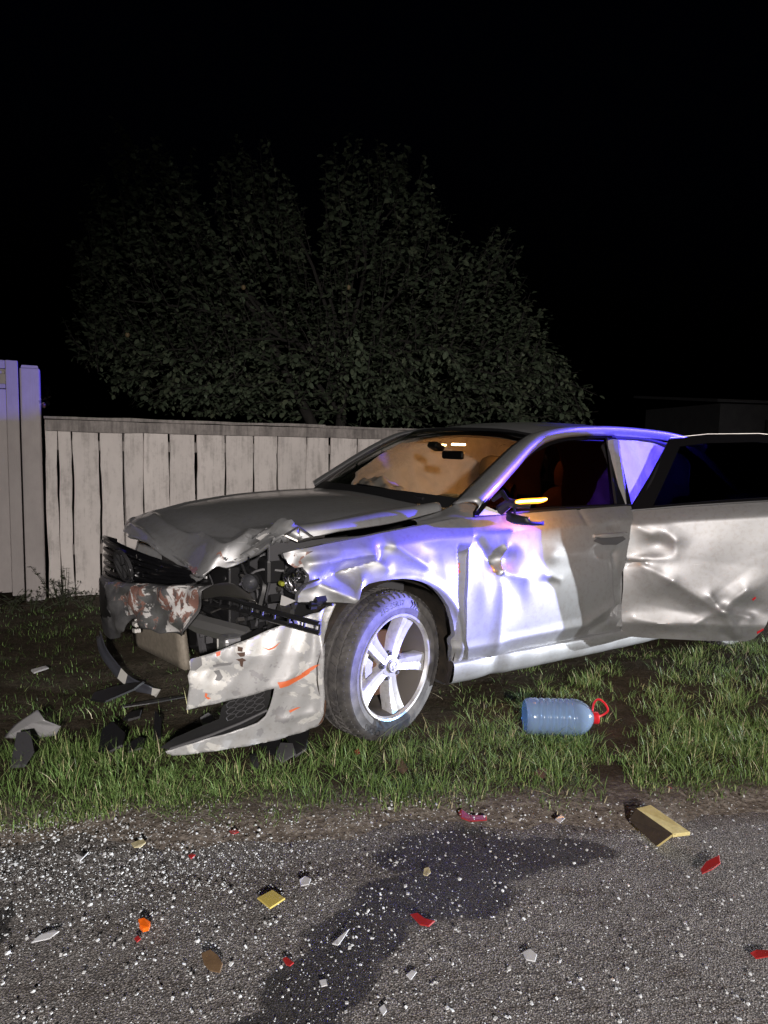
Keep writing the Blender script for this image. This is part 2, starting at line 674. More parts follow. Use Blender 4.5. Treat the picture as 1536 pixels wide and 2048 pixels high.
def leaf_mat(name, cols, rough=.5, rnd=True, trans=.25):
    m, nt, b = newmat(name)
    q = NB(m)
    v = q.mapping()
    n = q.noise(v, 3.1, 3, .6)
    n2 = q.noise(v, 17, 3, .6)
    c = q.ramp(q.math('ADD', q.math('MULTIPLY', n, .5), q.math('MULTIPLY', n2, .5)), [(.30 + .4 * i / max(1, len(cols) - 1), cc) for i, cc in enumerate(cols)])
    q.set('Base Color', c)
    q.set('Roughness', rough)
    q.set('Specular IOR Level', .35)
    return m
M['leaf'] = leaf_mat('apple_leaves', [(.045, .066, .042), (.085, .112, .072), (.15, .165, .105)])
M['weedleaf'] = leaf_mat('weed_leaves', [(.03, .04, .02), (.05, .06, .03)])

def grass_mat():
    m, nt, b = newmat('grass_blades')
    q = NB(m)
    a = q.n.new('ShaderNodeAttribute')
    a.attribute_name = 'tone'
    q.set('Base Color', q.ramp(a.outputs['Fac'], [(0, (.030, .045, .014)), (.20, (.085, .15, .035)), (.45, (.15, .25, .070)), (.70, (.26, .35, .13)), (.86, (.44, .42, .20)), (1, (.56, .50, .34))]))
    q.set('Roughness', .55)
    q.set('Specular IOR Level', .3)
    return m
M['grass'] = grass_mat()

def soil_mat():
    m, nt, b = newmat('verge_soil')
    q = NB(m)
    v = q.mapping()
    n = q.noise(v, 1.6, 6, .62)
    n2 = q.noise(v, 45, 5, .7)
    n3 = q.noise(v, 9, 5, .7)
    c = q.mix(q.step(n3, .35, .7), (.040, .034, .022), (.075, .058, .042))
    c = q.mix(q.step(n2, .55, .72), c, (.085, .070, .052))
    xyz = q.sep(v)
    e = q.math('SUBTRACT', xyz[1], q.math('ADD', q.math('MULTIPLY', xyz[0], .112), 2.36))
    e = q.math('ADD', e, q.math('MULTIPLY', q.math('SUBTRACT', n3, .5), .22))
    sand = q.mix(q.step(n2, .45, .66), (.13, .11, .092), (.27, .24, .21))
    c = q.mix(q.ramp(e, [(.02, (1, 1, 1)), (.17, (0, 0, 0))]), c, sand)
    q.set('Base Color', c)
    q.set('Roughness', .95)
    q.set('Specular IOR Level', .08)
    q.bump(q.math('ADD', q.math('MULTIPLY', n2, .5), n3), .9, .03)
    return m
M['soil'] = soil_mat()

def asphalt_mat():
    m, nt, b = newmat('worn_asphalt')
    q = NB(m)
    v = q.mapping(coord='Object')
    big = q.noise(v, 1.3, 5, .6)
    mid = q.noise(v, 7.0, 6, .68, .2)
    agg = q.voro(v, 200)
    aggc = q.voro(v, 200, 'Color')
    fine = q.noise(v, 420, 3, .6)
    base = q.mix(q.step(mid, .3, .72), (.185, .172, .164), (.305, .285, .272))
    stone = q.mix(q.step(q.sep(aggc)[0], .55, .95), base, (.52, .49, .46))
    dark = q.mix(q.step(agg, .30, .62), stone, (.035, .032, .030))
    col = q.mix(.75, base, dark)
    gd = q.voro(v, 95); gdc = q.sep(q.voro(v, 95, 'Color'))
    gl_ = q.math('MULTIPLY', q.step(gdc[1], .80, .84), q.ramp(gd, [(.16, (1, 1, 1)), (.26, (0, 0, 0))]))
    col = q.mix(q.math('MULTIPLY', gl_, .85), col, (.68, .68, .67))
    # fine sandy dust near the verge
    xyz = q.sep(v)
    edge = q.math('SUBTRACT', xyz[1], q.math('ADD', q.math('MULTIPLY', xyz[0], .112), 2.36))
    dust = q.step(q.math('ADD', edge, q.math('MULTIPLY', q.math('SUBTRACT', mid, .5), .5)), -.14, .06)
    col = q.mix(q.math('MULTIPLY', dust, .75), col, (.17, .145, .125))
    # darker, smoother patch: union of blots with ragged borders
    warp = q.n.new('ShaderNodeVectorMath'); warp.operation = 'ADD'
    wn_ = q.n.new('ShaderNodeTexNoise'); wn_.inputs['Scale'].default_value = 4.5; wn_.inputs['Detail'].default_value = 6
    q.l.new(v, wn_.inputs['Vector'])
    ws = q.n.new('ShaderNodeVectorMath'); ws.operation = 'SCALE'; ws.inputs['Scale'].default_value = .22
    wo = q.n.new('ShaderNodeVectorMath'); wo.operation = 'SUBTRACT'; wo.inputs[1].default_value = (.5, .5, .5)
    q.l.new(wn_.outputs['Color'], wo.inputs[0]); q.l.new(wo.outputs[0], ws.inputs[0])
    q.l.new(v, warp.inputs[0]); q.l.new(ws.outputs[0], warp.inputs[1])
    darkened = None
    for (x, y, rx, ry, rot) in DARK_BLOTS:
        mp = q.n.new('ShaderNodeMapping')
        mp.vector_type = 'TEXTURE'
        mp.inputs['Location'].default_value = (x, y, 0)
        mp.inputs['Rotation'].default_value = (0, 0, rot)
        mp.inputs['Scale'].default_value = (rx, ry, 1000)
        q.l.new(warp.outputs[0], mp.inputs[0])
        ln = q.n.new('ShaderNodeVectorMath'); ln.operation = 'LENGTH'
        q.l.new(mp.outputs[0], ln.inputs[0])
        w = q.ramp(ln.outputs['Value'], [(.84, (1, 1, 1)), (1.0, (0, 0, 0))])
        darkened = w if darkened is None else q.math('MAXIMUM', darkened, w)
    col = q.mix(q.math('MULTIPLY', darkened, .85), col, q.mix(.6, col, (.012, .012, .013)))
    col = q.mix(q.math('MULTIPLY', darkened, .52), col, (.012, .012, .013))
    q.set('Base Color', col)
    q.set('Roughness', q.mix(darkened, (.85, .85, .85), (.42, .42, .42)))
    q.set('Specular IOR Level', .22)
    h = q.math('ADD', q.math('MULTIPLY', agg, -.8), q.math('ADD', q.math('MULTIPLY', mid, .9), q.math('MULTIPLY', fine, .25)))
    q.bump(h, .55, .005)
    return m

def blotpx(px, py, rx, ry, rot):
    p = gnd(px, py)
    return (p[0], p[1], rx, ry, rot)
DARK_BLOTS = [blotpx(950, 1700, .33, .15, .03), blotpx(860, 1780, .30, .12, .15), blotpx(720, 1860, .19, .12, .4), blotpx(630, 1970, .17, .13, .5),
       blotpx(1120, 1690, .20, .08, 0), blotpx(-10, 1850, .05, .09, 0), blotpx(540, 2080, .18, .08, .2)]
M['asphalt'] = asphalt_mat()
M['crumb'] = mat('crumbled_glass', (.62, .64, .65), .25, spec=.5)
M['pet'] = None

# ================================================================== SETTING
def ground():
    xs = np.concatenate([[-400, -150, -60, -25, -12], np.linspace(-7, 7, 141), [12, 25, 60, 150, 400]])
    ys = np.concatenate([[-400, -120, -40, -12, -4, 0, 1.2], np.linspace(1.8, 3.2, 71), np.linspace(3.3, 12, 88), [18, 30, 60, 150, 500]])
    gx, gy = np.meshgrid(xs, ys, indexing='ij')
    e = gy - (gx * .112 + 2.36)
    und = .016 * np.sin(gx * 2.3 + 1) * np.cos(gy * 1.9) + .010 * np.sin(gx * 6.1 + gy * 4.3) + .006 * np.sin(gx * 13 - gy * 11)
    near = np.clip(1 - np.hypot(gx, gy - 4) / 9, 0, 1)
    wob = .05 * np.sin(gx * 4.7 + .6) + .035 * np.sin(gx * 11.3) + .02 * np.sin(gx * 23)
    z = und * near * np.clip(e / .25, 0, 1) * .8 + .008 - .045 * np.clip((-.02 - e + wob) / .14, 0, 1)
    b = MB().grid(np.stack([gx, gy, z], -1))
    o = b.build('ground', M['soil'], None, True, None)
    tag(o, kind='structure')
    return o
ground()

def road_edge(x):
    return x * .112 + 2.36

def road():
    xs = np.concatenate([[-400, -60, -15], np.linspace(-4, 4, 161), [15, 60, 400]])
    V = []; F = []
    k = 7
    for i, x in enumerate(xs):
        e = road_edge(x) + (.035 * math.sin(x * 3.1 + .5) + .02 * math.sin(x * 7.7) + .012 * math.sin(x * 19)) * (abs(x) < 5)
        lo = road_edge(x) - 6.5
        for j in range(k):
            t = j / (k - 1)
            y = lo + (e - lo) * t
            z = 0.0 if j < k - 1 else -.03
            V.append((x, y, z))
    for i in range(len(xs) - 1):
        for j in range(k - 1):
            F.append((i * k + j, (i + 1) * k + j, (i + 1) * k + j + 1, i * k + j + 1))
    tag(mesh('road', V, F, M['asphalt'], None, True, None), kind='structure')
road()

# ------------------------------------------------------------------ fence
FA = np.array([-2.67, 5.45]); FDIR = np.array([3.13, 1.45]); FDIR /= np.linalg.norm(FDIR)
FN = np.array([FDIR[1], -FDIR[0]])

def onfence(px, py, off=0.0):
    """distance along the fence line and height for a pixel"""
    r = ray(px, py)
    base = FA + FN * off
    t = ((base - _C[:2]) @ FN) / (r[:2] @ FN)
    p = _C + r * t
    return (p[:2] - FA) @ FDIR, p[2]

def fpos(s, off, z):
    p = FA + FDIR * s + FN * off
    return np.array([p[0], p[1], z])

fence = empty('wooden_fence', fpos(0, 0, 0), math.atan2(FDIR[1], FDIR[0]))
tag(fence, 'old white painted board fence with flaking paint and a top rail behind the wrecked car', 'fence')
# local frame: x along the fence, -y towards the road
bx = [92, 118, 146, 201, 249, 288, 339, 392, 450, 506, 554, 611, 656, 712, 760]
bs = [onfence(x, 1000)[0] for x in bx]
while bs[-1] < 6.5:
    bs.append(bs[-1] + .20 + .04 * math.sin(len(bs) * 2.7))
def board(i, s0, s1):
    r = random.Random(i + 3)
    gap = .0025 + .006 * r.random()
    if i in (0,): gap = .002
    w = s1 - s0
    h0, h1 = .0 - .03, 1.405 + r.uniform(-.012, .006)
    n = 14
    lean = r.uniform(-.008, .008)
    V = []; F = []
    yoff = r.uniform(-.006, .006)
    for j in range(n):
        t = j / (n - 1)
        z = h0 + (h1 - h0) * t
        wl = .004 * math.sin(t * 9 + i) + .003 * r.uniform(-1, 1)
        wr = .004 * math.sin(t * 7 + 2 * i) + .003 * r.uniform(-1, 1)
        xl = s0 + gap + wl + lean * (t - .5); xr = s1 - gap + wr + lean * (t - .5)
        cup = .003
        V += [(xl, yoff, z), (xl + .003, yoff - .014, z), ((xl + xr) / 2, yoff - .014 - cup, z), (xr - .003, yoff - .014, z), (xr, yoff, z), ((xl + xr) / 2, yoff + .012, z)]
    for j in range(n - 1):
        for k in range(6):
            F.append((j * 6 + k, j * 6 + (k + 1) % 6, (j + 1) * 6 + (k + 1) % 6, (j + 1) * 6 + k))
    F.append(tuple(range(5, -1, -1)))
    F.append(tuple(range((n - 1) * 6, n * 6)))
    c = ((s0 + s1) / 2)
    V = [(x - c, y, z) for x, y, z in V]
    o = mesh('board', V, F, M['board'], fence, True, 25)
    o.location = (c, 0, 0)
    return o
for i in range(len(bs) - 1):
    board(i, bs[i], bs[i + 1])
# backing rail behind the boards, front top rail and cap boards
L = bs[-1]
def beam(name, x0, x1, y0, y1, z0, z1, m, seed=0, wob=.004):
    r = random.Random(seed)
    n = max(3, int((x1 - x0) / .18))
    V = []; F = []
    for j in range(n):
        x = x0 + (x1 - x0) * j / (n - 1)
        a, b_, c, d_ = [wob * r.uniform(-1, 1) for _ in range(4)]
        V += [(x, y0 + a * .5, z0 + b_), (x, y1, z0 + b_), (x, y1, z1 + c), (x, y0 + a * .5, z1 + d_)]
    for j in range(n - 1):
        for k in range(4):
            F.append((j * 4 + k, j * 4 + (k + 1) % 4, (j + 1) * 4 + (k + 1) % 4, (j + 1) * 4 + k))
    F.append((3, 2, 1, 0)); F.append(tuple(range((n - 1) * 4, n * 4)))
    return mesh(name, V, F, m, fence, False)
beam('top_rail', onfence(90, 850)[0], L, -.050, -.0215, 1.352, 1.440, M['railwood'], 1)
sj = onfence(645, 850)[0]
beam('cap_board', onfence(88, 836)[0], sj, -.085, .03, 1.444, 1.468, M['railwood'], 2)
beam('cap_board', sj + .004, L, -.078, .03, 1.442, 1.460, M['railwood'], 3)
beam('back_rail', 0, L, .016, .06, .35, .43, M['railwood'], 4)
beam('back_rail', 0, L, .016, .06, 1.2, 1.28, M['railwood'], 5)
for k in range(4):
    b = MB().box((.6 + k * 1.9, .10, .70), (.09, .075, 1.42))
    b.build('fence_post', M['railwood'], fence, False)

# gate post and gate left of the fence
gs0 = onfence(47, 1000, .03)[0]; gs1 = onfence(87, 1000, .03)[0]
gp = empty('gate_post', fpos((gs0 + gs1) / 2, 0, 0), math.atan2(FDIR[1], FDIR[0]))
tag(gp, 'wide pale painted gate post at the end of the board fence', 'post')
hw = (gs1 - gs0) / 2
b = MB().box((0, .0, .905), (hw * 2, .12, 1.85))
o = b.build('post_body', M['gate'], gp, False)
bv = o.modifiers.new('bevel', 'BEVEL'); bv.width = .012; bv.segments = 2
b = MB().box((0, 0, 1.841), (hw * 2 - .02, .10, .020), taper=.9)
o = b.build('post_cap', M['gate'], gp, False)
gt = empty('gate', fpos(gs0 - .01, 0, 0), math.atan2(FDIR[1], FDIR[0]))
tag(gt, 'tall pale gate leaf with an inset top panel beside the gate post', 'gate')
GW = 1.7
def gbox(name, x0, x1, y0, y1, z0, z1):
    o = MB().box(((x0 + x1) / 2, (y0 + y1) / 2, (z0 + z1) / 2), (x1 - x0, y1 - y0, z1 - z0)).build(name, M['gate'], gt, False)
    bv = o.modifiers.new('bevel', 'BEVEL'); bv.width = .005; bv.segments = 2
    return o
gbox('stile', -.085, 0, -.06, -.01, .05, 1.88)
gbox('stile', -GW, -GW + .085, -.06, -.01, .05, 1.88)
gbox('rail', -GW + .086, -.086, -.058, -.012, 1.815, 1.878)
gbox('rail', -GW + .086, -.086, -.058, -.012, 1.665, 1.700)
gbox('upper_panel', -GW + .086, -.086, -.030, -.02, 1.701, 1.814)
gbox('lower_panel', -GW + .0855, -.0855, -.0585, -.025, .08, 1.66)
gbox('slat', -GW + .09, -.09, -.046, -.031, 1.775, 1.800)

# ------------------------------------------------------------------ shed far right, barely lit
sh = empty('shed', (8.0, 14.0, 0), math.radians(8))
tag(sh, 'dark low shed barely visible in the night above the open rear door', 'shed')
b = MB().box((0, 0, 1.08), (4.4, 2.6, 2.16)); b.build('wall', M['wallrender'], sh, False)
b = MB().grid([[(-2.4, -1.5, 2.17), (-2.4, 1.5, 2.42)], [(2.4, -1.5, 2.17), (2.4, 1.5, 2.42)]]); solid(b.build('roof', M['wallrender'], sh, False), .05, 1)
b = MB().box((-.9, -1.32, .95), (.8, .04, 1.88)); b.build('door', M['bark'], sh, False)

# ------------------------------------------------------------------ apple tree behind the fence
def build_tree():
    t = empty('apple_tree', (0.0, 9.2, 0))
    tag(t, 'broad leafy apple tree standing in the dark behind the board fence', 'tree')
    org = np.array([0.0, 9.2, 0])
    poly = np.array([(130, 640), (165, 560), (150, 490), (205, 440), (190, 380), (225, 330), (240, 285), (290, 290), (330, 320), (400, 350), (470, 345), (500, 300), (540, 285), (560, 330), (590, 380), (600, 470), (622, 560), (640, 520), (650, 420), (650, 350), (690, 300), (740, 315), (810, 310), (850, 350), (875, 440), (920, 470), (960, 500), (1005, 455), (1030, 500), (1040, 590), (1085, 650), (1115, 720), (1150, 765), (1190, 800), (1180, 850), (900, 850), (640, 835), (420, 820), (250, 790), (200, 740), (150, 700)], float)
    trunkb = atdepth(680, 845, 9.2); trunkb[2] = -.1
    twig = MB()
    fork = np.array([trunkb[0], 9.2, 1.35])
    twig.tube([trunkb - org, (trunkb + fork) / 2 - org + np.array([.02, 0, 0]), fork - org, fork - org + np.array([.03, .05, .8]), fork - org + np.array([.05, .08, 1.8])], [.11, .09, .075, .055, .03], 9)
    st2 = atdepth(615, 830, 9.0)
    twig.tube([fork - org + np.array([-.02, 0, -.5]), (st2 - org), atdepth(560, 720, 9.0) - org, atdepth(470, 560, 9.1) - org], [.085, .07, .055, .03], 8)
    ends = []
    for (px, py, dep) in [(300, 360, 9.6), (250, 600, 8.8), (400, 470, 9.0), (530, 350, 9.3), (720, 380, 9.3), (800, 400, 9.0), (900, 520, 9.2), (1000, 560, 8.9), (1080, 700, 9.2), (640, 560, 9.5), (860, 690, 8.5), (480, 680, 8.3), (330, 700, 8.6), (1130, 780, 9.4), (200, 500, 9.4)]:
        e = atdepth(px, py, dep) - org
        hgt = random.uniform(.3, 1.6)
        f0 = fork - org + np.array([.03 * hgt, .05 * hgt, hgt])
        mid = f0 * .5 + e * .5 + np.array([random.uniform(-.2, .2), random.uniform(-.2, .2), random.uniform(.0, .35)])
        twig.tube(catmull([f0, mid, e], 7), list(np.linspace(.036, .008, 7)), 6)
        ends.append(e)
    ends = np.array(ends)
    LV = []; LF = []
    lr = np.random.default_rng(11)
    def leaf(p, d, up, L, Wd):
        d = d / (np.linalg.norm(d) + 1e-9)
        s = np.cross(d, up); s /= (np.linalg.norm(s) + 1e-9)
        n = np.cross(s, d)
        b = len(LV)
        LV.extend([p, p + d * L * .35 + s * Wd * .5 + n * L * .06, p + d * L * .75 + s * Wd * .42 - n * L * .02, p + d * L - n * L * .14,
                   p + d * L * .75 - s * Wd * .42 - n * L * .02, p + d * L * .35 - s * Wd * .5 + n * L * .06, p + d * L * .55 - n * L * .01])
        LF.extend([(b, b + 1, b + 6, b + 5), (b + 1, b + 2, b + 6), (b + 2, b + 3, b + 6), (b + 3, b + 4, b + 6), (b + 4, b + 5, b + 6)])
    n = 0
    while n < 1500:
        px, py = lr.uniform(120, 1225), (lr.uniform(270, 850) if lr.random() < .7 else lr.uniform(640, 835))
        if not inpoly(np.array([[px, py]]), poly)[0]:
            continue
        edge = np.min(np.hypot(*(poly - (px, py)).T))
        dep = 9.2 + lr.uniform(-1.0, 1.2) * min(1, edge / 160 + .25)
        p = atdepth(px, py, dep) - org
        n += 1
        low = py > 700
        length = lr.uniform(.30, .70) if not (py < 480 and lr.random() < .4) else lr.uniform(.7, 1.1)
        outw = (p - (fork - org)); outw[2] *= .4; outw /= np.linalg.norm(outw) + 1e-6
        dirn = outw * lr.uniform(.1, .8) + np.array([lr.uniform(-.3, .3), lr.uniform(-.3, .3), lr.uniform(.5, 1.1) if not low else lr.uniform(-.8, .2)])
        dirn /= np.linalg.norm(dirn)
        p = p - dirn * length * .6
        tip = p + dirn * length
        if lr.random() < .8:
            twig.tube([p, (p + tip) / 2 + lr.normal(0, .02, 3), tip], [.009, .006, .003], 4, False)
        k = int(length * 30)
        for j in range(k):
            tt = (j + lr.random()) / k
            q = p + dirn * length * tt + lr.normal(0, .012, 3)
            az = j * 2.4 + lr.uniform(-.4, .4)
            side = np.array([math.cos(az), math.sin(az), 0])
            ld = side * .8 + dirn * .35 + np.array([0, 0, lr.uniform(-.75, .25)])
            Ln = lr.uniform(.06, .125) * (1.0 if tt < .8 else .75)
            leaf(q + ld * .012, ld, np.array([lr.uniform(-.5, .5), lr.uniform(-.5, .5), 1.0]), Ln, Ln * .58)
    twig.build('trunk', M['bark'], t, True, 60)
    mesh('crown', LV, LF, M['leaf'], t, True, None)
    # apples
    am = mat('apple_skin', (.20, .15, .08), .5)
    for (px, py, dep) in [(255, 670, 8.4), (487, 575, 8.6), (697, 575, 8.6)]:
        c = atdepth(px, py, dep) - org
        b = MB().lathe([(.0, -.024), (.014, -.027), (.026, -.010), (.029, .006), (.021, .024), (.006, .022), (0, .016)], 12, 'Z', c)
        b.build('apple', am, t)
build_tree()

# weeds along the fence foot
def weed(name, px, py, h, n, seed, label, spread=.16):
    r = np.random.default_rng(seed)
    g = gnd(px, py)
    o = empty(name, tuple(g))
    tag(o, label, 'weed', 'weeds at the fence foot')
    st = MB(); LV = []; LF = []
    for k in range(n):
        d = np.array([r.normal(0, spread), r.normal(0, spread * .6), 0])
        hh = h * r.uniform(.5, 1)
        p0 = d * .35
        p1 = p0 + np.array([d[0] * .5, d[1] * .5, hh * .55]); p2 = p1 + np.array([d[0] * .6, d[1] * .5, hh * .45])
        pts = catmull([p0, p1, p2], 6)
        st.tube(pts, list(np.linspace(.004, .0015, 6)), 4, False)
        for j in range(int(hh * 60)):
            t = r.uniform(.15, 1)
            q = np.array([np.interp(t, np.linspace(0, 1, 6), pts[:, i]) for i in range(3)])
            a = r.uniform(0, 6.28); L = r.uniform(.03, .07) * (1.15 - .5 * t)
            dd = np.array([math.cos(a), math.sin(a), r.uniform(-.1, .7)]); dd /= np.linalg.norm(dd)
            s = np.cross(dd, (0, 0, 1.0)) * L * .22
            b = len(LV)
            LV.extend([q, q + dd * L * .5 + s, q + dd * L, q + dd * L * .5 - s])
            LF.append((b, b + 1, b + 2, b + 3))
    st.build('stem', M['weedleaf'], o)
    mesh('leaves', LV, LF, M['weedleaf'], o, True, None)
weed('weed_plant', 125, 1212, .30, 9, 1, 'tall dark weed with small leaves at the foot of the fence')
weed('weed_plant', 62, 1222, .20, 8, 2, 'low dark weed clump at the foot of the gate post', .12)
weed('weed_plant', 10, 1225, .20, 6, 3, 'dark weed clump at the left picture edge before the gate', .1)
weed('weed_plant', 172, 1215, .16, 8, 4, 'short dark weed between the tall weed and the car bumper', .1)

# ================================================================== WRECKED CAR (local: +x nose, +y driver side facing the camera, z up)
car = empty('wrecked_car', (CX, CY, 0), YAW + math.pi)
tag(car, 'silver sedan with a smashed front end and its rear door hanging open on the grass', 'car')

def zc(x):
    return .881 - .021 * x

def yside(x, z):
    """undamaged body side below the belt"""
    x = np.asarray(x, float); z = np.asarray(z, float)
    s = z - zc(x)
    sp = np.clip(s, 0, None)
    y = .902 - .62 * sp - 2.2 * sp ** 2
    sn = np.clip(-s, 0, None)
    y = y + .016 * np.sin(np.clip(sn / .50, 0, 1) * math.pi) - .010 * np.exp(-(sn / .035) ** 2) * (s < 0) * 0
    y = y - .42 * np.clip(.355 - z, 0, None)
    y = y - .17 * np.clip((x - .08) / .7, 0, 1.4) ** 2 - .035 * np.clip((-2.4 - x) / 1.3, 0, 1.2) ** 2
    return y

def yglass(x, z):
    z = np.asarray(z, float)
    return .832 - .47 * (z - .985) - .12 * np.clip(z - .985, 0, 1) ** 2 + 0 * np.asarray(x, float)

def SX(px, py, fn=yside, y0=.86):
    p = onsurf(px, py, fn, y0)
    return (p[0], p[2])

# ---------------- driver side front fender
ARCH = [(700, 1203), (718, 1176), (735, 1167), (757, 1161), (780, 1157), (803, 1156), (822, 1158), (841, 1163), (858, 1171), (873, 1182), (886, 1197), (897, 1214), (906, 1242), (911, 1277), (912, 1310), (909, 1336)]
f_out = [SX(*p) for p in ARCH] + [SX(*p) for p in [(936, 1326), (936, 1240), (939, 1150), (940, 1100), (941, 1034), (905, 1038), (859, 1048), (757, 1067), (648, 1088), (600, 1099), (569, 1108), (574, 1119), (598, 1128), (613, 1148), (613, 1175), (600, 1192), (597, 1205), (650, 1204)]]
xa, _z = SX(917, 1150)
def f_dent(x, z):
    P = lambda px, py: SX(px, py)
    d = 0 * x
    # crushed nose of the fender: sharp folds running back from the lamp
    d += ridge(x, z, P(600, 1150), P(694, 1192), .055, .034)
    d += ridge(x, z, P(612, 1125), P(745, 1108), .06, .030)
    d += ridge(x, z, P(640, 1165), P(760, 1118), .05, -.038)
    d += gau(x, z, P(690, 1155), .07, .035, -.030)
    d += gau(x, z, P(625, 1185), .08, .04, -.018)
    d += ridge(x, z, P(745, 1108), P(772, 1135), .05, .020)
    d += ridge(x, z, P(790, 1092), P(850, 1130), .05, .018)
    d += gau(x, z, P(760, 1100), .05, .03, -.018)
    d += gau(x, z, P(880, 1105), .09, .05, -.012)
    d += ridge(x, z, P(705, 1195), P(722, 1160), .03, .022)
    d += gau(x, z, P(585, 1130), .06, .1, -.03)
    for px, py, an, w, L_, am in ((650, 1140, 12, .05, .12, .014), (700, 1130, -35, .06, .10, -.016), (760, 1125, 65, .05, .08, .014), (630, 1110, -8, .03, .10, -.012), (820, 1120, -30, .06, .10, .012), (665, 1180, -20, .035, .09, .012), (850, 1095, 15, .05, .12, -.009), (890, 1140, 80, .05, .12, .008)):
        d += .45 * vfold(x, z, P(px, py), an, w * 1.25, L_, am)
    # folded trailing edge beside the door
    t = np.clip((xa - x) / .008, 0, 1)
    m = np.clip((.86 - z) / .05, 0, 1) * np.clip((z - .24) / .05, 0, 1)
    d += -t * m * (.040 - .30 * np.clip(xa - x, 0, .1))
    # arch lip
    r = np.hypot(x + .01, z - .345)
    d += .014 * np.exp(-((r - .392) / .022) ** 2)
    return d
def f_surf(x, z):
    return np.stack([x, yside(x, z) + f_dent(x, z), z], 1)
fender = sheet('front_fender', f_out, .010, f_surf, M['paint'], car, flange=(0, -.028, 0))
# fold lines, scuffs of other paint on the fender
def mark(name, pts, m, parent, surf, sp=.008, lift=.0025):
    ol = [SX(*p) for p in pts]
    def fn(x, z):
        v = surf(x, z)
        v[:, 1] += lift
        return v
    return sheet(name, ol, sp, fn, m, parent)
mark('paint_scrape', [(571, 1110), (625, 1101), (612, 1109), (600, 1120), (604, 1132), (590, 1136), (578, 1126)], M['scraped'], fender, f_surf)
mark('paint_scrape', [(921, 1130), (928, 1128), (926, 1140), (929, 1146), (921, 1156), (919, 1142)], M['orange'], fender, f_surf)

# far side fender
def mirror_y(fn):
    def g(x, z):
        v = fn(x, z).copy()
        v[:, 1] *= -1
        return v
    return g
def plain(x, z):
    return np.stack([x, yside(x, z), z], 1)
arc_pts = [(.39 * math.cos(a), .345 + .39 * math.sin(a)) for a in np.linspace(.2, math.pi - .0, 22)]
ff_out = arc_pts + [(-.39, .28), (-.43, .28), (-.43, .98), (-.2, .955), (.1, .92), (.40, .88), (.62, .80), (.66, .66), (.60, .60), (.45, .55)]
sheet('front_fender', ff_out, .03, mirror_y(plain), M['paint'], car, flange=(0, .03, 0))

# ---------------- wheel arch liner
def liner(side):
    a = np.linspace(-.35, math.pi + .45, 26)
    P = []
    for t in a:
        row = []
        for y in (.87, .80, .66, .50):
            r = .372 + .004 * math.sin(t * 9) + (.012 if y < .85 else -.004)
            row.append((-.01 + r * math.cos(t), side * y, .345 + r * math.sin(t)))
        P.append(row)
    b = MB().grid(P)
    V = [(-.01 + .36 * math.cos(t), side * .50, .345 + .36 * math.sin(t)) for t in a] + [(-.01, side * .50, .2)]
    b.add(V, [(i, i + 1, len(V) - 1) for i in range(len(V) - 2)])
    return b.build('arch_liner', M['liner_plastic'], car)
M['liner_plastic'] = simple_noise('muddy_arch_liner', (.012, .011, .010), (.06, .045, .032), 11, .85, .6, .01)
liner(1); liner(-1)

# ---------------- driver side front door
dj = [(940, 1034), (939, 1060), (938, 1120), (934, 1200), (933, 1280), (935, 1326)]
d_out = [SX(*p) for p in dj] + [SX(*p) for p in [(992, 1310), (1045, 1302), (1100, 1294), (1180, 1283), (1247, 1272), (1250, 1262), (1249, 1215), (1252, 1150), (1256, 1100), (1262, 1050), (1262, 1012)]] + [SX(*p) for p in [(1200, 1012), (1120, 1018), (1040, 1026), (980, 1031)]]
def d_dent(x, z):
    P = SX
    d = 0 * x
    d += ridge(x, z, P(962, 1085), P(1003, 1150), .07, -.030)
    d += ridge(x, z, P(1003, 1150), P(990, 1300), .075, .016)
    d += gau(x, z, P(1003, 1120), .085, .045, -.040)
    d += ridge(x, z, P(1010, 1095), P(1003, 1140), .035, .028)
    d += ridge(x, z, P(1003, 1145), P(1050, 1155), .05, .018)
    d += gau(x, z, P(970, 1180), .05, .12, .010)
    d += gau(x, z, P(1040, 1190), .06, .09, -.014)
    d += gau(x, z, P(1105, 1110), .06, .04, .010)
    d += gau(x, z, P(1095, 1165), .09, .03, -.010)
    d += ridge(x, z, P(1090, 1150), P(1120, 1160), .03, .008)
    # crushed rear edge
    d += ridge(x, z, P(1232, 1110), P(1240, 1230), .055, -.030)
    d += gau(x, z, P(1250, 1170), .05, .12, -.030)
    d += ridge(x, z, P(1185, 1262), P(1245, 1222), .05, -.026)
    d += ridge(x, z, P(1180, 1240), P(1235, 1205), .05, .016)
    d += gau(x, z, P(1225, 1050), .06, .02, -.012)
    d += ridge(x, z, P(1162, 1024), P(1175, 1045), .03, -.010)
    d += gau(x, z, P(1215, 1100), .07, .03, -.010)
    for px, py, an, w, L_, am in ((985, 1100, 60, .06, .12, .016), (1020, 1130, -40, .05, .10, -.014), (1000, 1170, 80, .05, .16, .012), (960, 1130, 75, .04, .12, -.012), (1040, 1165, 10, .05, .10, .008), (1030, 1085, 35, .05, .10, .010), (1150, 1135, 5, .05, .16, -.005), (1215, 1140, 80, .05, .20, .010)):
        d += .45 * vfold(x, z, P(px, py), an, w * 1.25, L_, am)
    return d
def d_surf(x, z):
    return np.stack([x, yside(x, z) + d_dent(x, z), z], 1)
fdoor = sheet('front_door', d_out, .0115, d_surf, M['paint'], car, flange=(0, -.035, 0))
mark('paint_scrape', [(992, 1143), (1006, 1139), (1012, 1143), (1003, 1147), (1004, 1152), (996, 1149)], M['scraped'], fdoor, d_surf)
